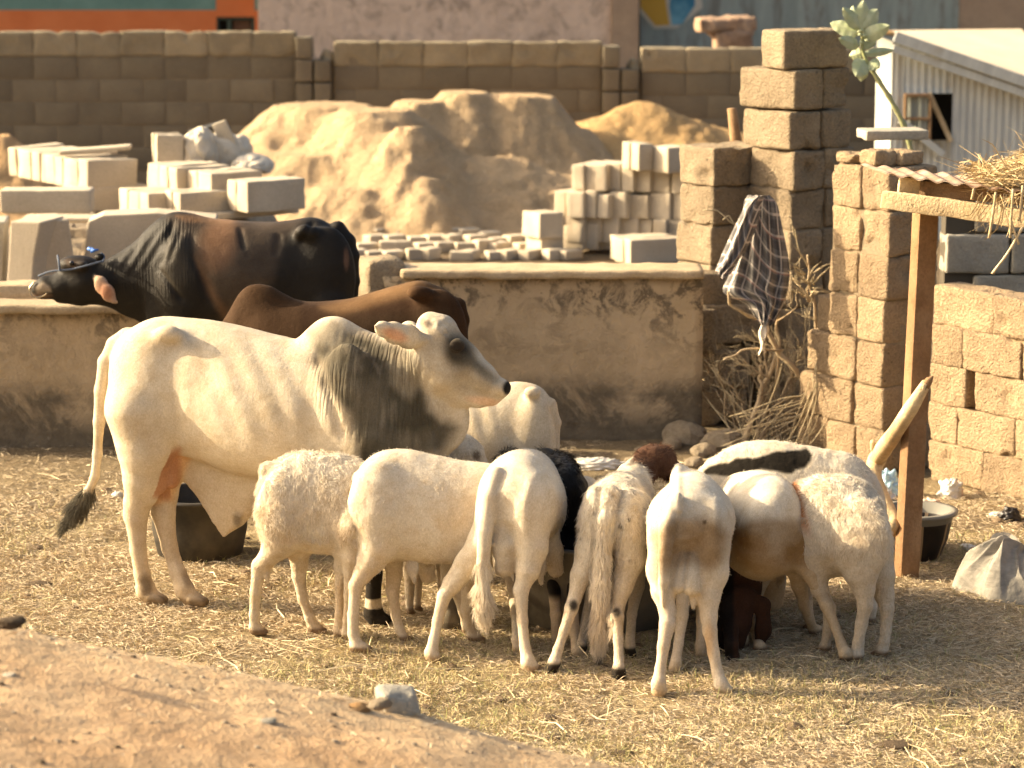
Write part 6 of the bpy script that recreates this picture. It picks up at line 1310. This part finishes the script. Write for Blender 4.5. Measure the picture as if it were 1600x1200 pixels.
def cloth(name, rows, D, m, parent, seed, folds=5, depth=.05, uvs=(1, 1), th=.004, uoff=0):
    """rows: (left px, right px, y) from top to bottom"""
    K, n = 70, 60; R_ = spline([(a, b, c_, 0) for a, b, c_ in rows], K); V, Cc = [], []
    for i in range(K):
        a, b, yv = R_[i, :3]; t_ = i/(K-1)
        for j in range(n):
            w2 = j/(n-1); x_ = a+(b-a)*w2; q = w2*2-1; ph = w2*folds*2*math.pi+1.8*math.sin(t_*3+seed)
            dd = D-.13*math.sqrt(max(0, 1-q*q))*(.45+.55*t_)+depth*math.sin(ph)*(.25+.75*t_)*(.7+.3*math.sin(w2*9+seed)); V.append(atY(x_+2*math.sin(t_*9+w2*5), yv+4*math.sin(w2*7+seed)*t_, dd)); Cc.append((w2*uvs[0]+t_*.45+.06*math.sin(t_*6)+uoff, t_*uvs[1]-w2*.35+.05*math.sin(w2*7), 0))
    V = np.array(V); Cc = np.array(Cc); Cc -= Cc.min(0); return obj(name, mesh_np(name, V, grid_faces(K, n), Cc*.6), m, parent)
shirt = thing('checked_shirt', 'grey and black checked shirt hung on the dry bush before the shaded piers', 'shirt'); 
cloth('shirt_body', [(1168, 1205, 305), (1160, 1215, 320), (1158, 1222, 360), (1150, 1230, 400), (1140, 1234, 430), (1132, 1232, 455), (1165, 1225, 475), (1180, 1212, 496), (1190, 1200, 508)], 15.95, M['check'], shirt, 1, 4, .035, (1.0, 1.5))
cloth('sleeve', [(1176, 1196, 306), (1163, 1190, 320), (1150, 1182, 350), (1136, 1170, 385), (1124, 1156, 410), (1116, 1146, 425), (1122, 1140, 432)], 15.84, M['check'], shirt, 4, 3, .025, (.4, 1.2), uoff=.2)
cloth('torn_strip', [(1190, 1200, 498), (1186, 1200, 515), (1188, 1196, 535), (1184, 1195, 552)], 15.9, M['sack'], shirt, 6, 2, .02, (.4, 1))
# milkweed plant behind the pillar
leafm = NT('milkweed_leaf', .55); co = leafm.coord(False); leafm.color(leafm.mix(leafm.noise(co, 12, 4), (.34, .39, .22), (.47, .50, .33))); leafm.b.inputs['Subsurface Weight'].default_value = .0; M['leaf'] = leafm.m
stemm = grainy('green_stem', (.30, .33, .15), (.42, .40, .22), (.45, .36, .22), 8, 60, .2, .2, .002)
DL = 16.6; mk = thing('milkweed_plant', 'grey-green milkweed with broad leaves on a bare slanting stem above the sunlit pillar', 'plant')
P = spline([atY(1425, 245, DL), atY(1416, 205, DL), atY(1394, 160, DL), atY(1366, 115, DL), atY(1350, 85, DL), atY(1346, 50, DL)], 30); V, F, T3 = tube(P, np.interp(np.linspace(0, 1, 30), [0, .6, 1], [.016, .013, .008])*(1+.25*(np.sin(np.arange(30)*2.1) > .8)), 8); obj('stem', mesh_np('stem', V, [F, T3]), stemm, mk)
def leaf(a, b, wpx, cup=.03, dd=0):
    A_, B_ = atY(*a, DL), atY(*b, DL+dd); L = np.linalg.norm(B_-A_); X_ = (B_-A_)/L; view = np.array([.2, -1, .25]); Y_ = np.cross(X_, view); Y_ /= np.linalg.norm(Y_); Z_ = np.cross(X_, Y_); W2 = wpx/260/2*1.2; n1, n2 = 14, 9
    u, v = np.meshgrid(np.linspace(0, 1, n1), np.linspace(-1, 1, n2), indexing='ij'); u, v = u.ravel(), v.ravel(); prof = np.sin(np.pi*np.clip(u, 0, 1)**.85)**.6*(1-.15*u)
    P = A_+X_*(u*L)[:, None]+Y_*(v*W2*prof)[:, None]+Z_*((np.abs(v)*cup-.04*np.sin(u*3)*L)*1.0+.004*np.sin(u*25)*np.abs(v))[:, None]; n = n1*n2; f = grid_faces(n1, n2)
    obj('leaf', mesh_np('leaf', np.concatenate([P, P+Z_*.0025]), np.concatenate([f, f[:, ::-1]+n])), M['leaf'], mk)
for a, b, w_, dd in (((1345, 48), (1350, 0), 22, .02), ((1344, 45), (1318, 12), 20, -.03), ((1347, 45), (1372, 14), 24, .03), ((1342, 52), (1297, 35), 22, .05), ((1348, 60), (1390, 40), 22, -.05), ((1346, 70), (1370, 66), 14, .05), ((1344, 72), (1312, 60), 18, -.08), ((1350, 84), (1398, 78), 12, .08), ((1347, 82), (1326, 88), 16, .04), ((1352, 92), (1338, 118), 26, -.08), ((1356, 96), (1374, 104), 20, -.05), ((1350, 110), (1346, 128), 16, .03), ((1340, 40), (1333, 8), 18, .1), ((1421, 215), (1414, 198), 7, 0), ((1423, 214), (1431, 196), 7, 0)): leaf(a, b, w_, .012, dd)
bud = SM[2].copy(); bud.materials.clear(); bud.materials.append(M['leaf'])
for i in range(7): o = obj('bud', bud, None, mk, atY(1346+g.normal(0, 4), 62+g.normal(0, 8), DL-.02)); o.scale = (.012, .012, .015)
# hay on the shelter roof
def hay(name, n, cf, label, seed, L0=.08, L1=.3):
    g = np.random.default_rng(seed); P, D = cf(g, n); V, F = ribbons(P, D, g.uniform(L0, L1, n), g.uniform(.003, .006, n), .22, seed); c = np.repeat(strawcol(n, g, (.30, .21, .10), (.60, .46, .26)), 6, 0); return tag(obj(name, mesh_np(name, V, F, c, False), M['straw']), label, 'straw')
hc_ = atY(1722, 258, 12.95)
def pile(g, n):
    u = g.normal(0, 1, (n, 3)); u /= np.linalg.norm(u, axis=1, keepdims=True); r = g.random(n)[:, None]**.35; P = hc_+np.array([.0, 0, -.06])+u*r*np.array([.42, .38, .17]); P[:, 2] = np.maximum(P[:, 2], hc_[2]-.07)
    e = g.random(n) < .3; P[e] = hc_+np.stack([g.uniform(-.55, .4, e.sum()), g.uniform(-.33, .4, e.sum()), -.035-.03*g.random(e.sum())+0*g.random(e.sum())], -1); D = np.stack([g.normal(0, 1, n), g.normal(0, 1, n), g.normal(-.05, .22, n)], -1); return P-D/np.linalg.norm(D, axis=1, keepdims=True)*.08, D
t_hay = hay('hay_pile', 15000, pile, 'tangled pile of dry hay on the shelter roof', 9)
core = rough_block(.62, .5, .16, .05, .07, .03, 77); hcm = grainy('packed_hay', (.30, .21, .1), (.42, .31, .16), None, 12, 90, .6, 1, .02); obj('packed_core', core, hcm, t_hay, hc_+np.array([-.27, -.20, -.05]))
def hang(g, n):
    px_ = np.concatenate([g.uniform(1525, 1600, n//2), g.normal(1570, 14, n-n//2)]); P = np.stack([atY(a, 300+10*g.random(), 12.42+.1*g.random()) for a in px_]); D = np.stack([g.normal(-.1, .45, n), g.normal(0, .3, n), -np.abs(g.normal(.8, .4, n))], -1); return P, D
hs_ = hay('hanging_straw', 50, hang, 'loose straw ends hanging over the pale cross beam', 10, .05, .22)
for i, pts in enumerate((((1556, 300), (1552, 330), (1545, 372)), ((1583, 295), (1580, 340), (1578, 372)), ((1598, 290), (1594, 335), (1590, 345)), ((1578, 340), (1585, 362), (1592, 382)), ((1598, 355), (1575, 395), (1550, 428)), ((1522, 295), (1518, 312)))):
    V, F, T3 = tube(spline([atY(a, b, 12.4) for a, b in pts], 10), .006, 5); obj('stalk', mesh_np('stalk', V, [F, T3]), M['pale_wood'], hs_)
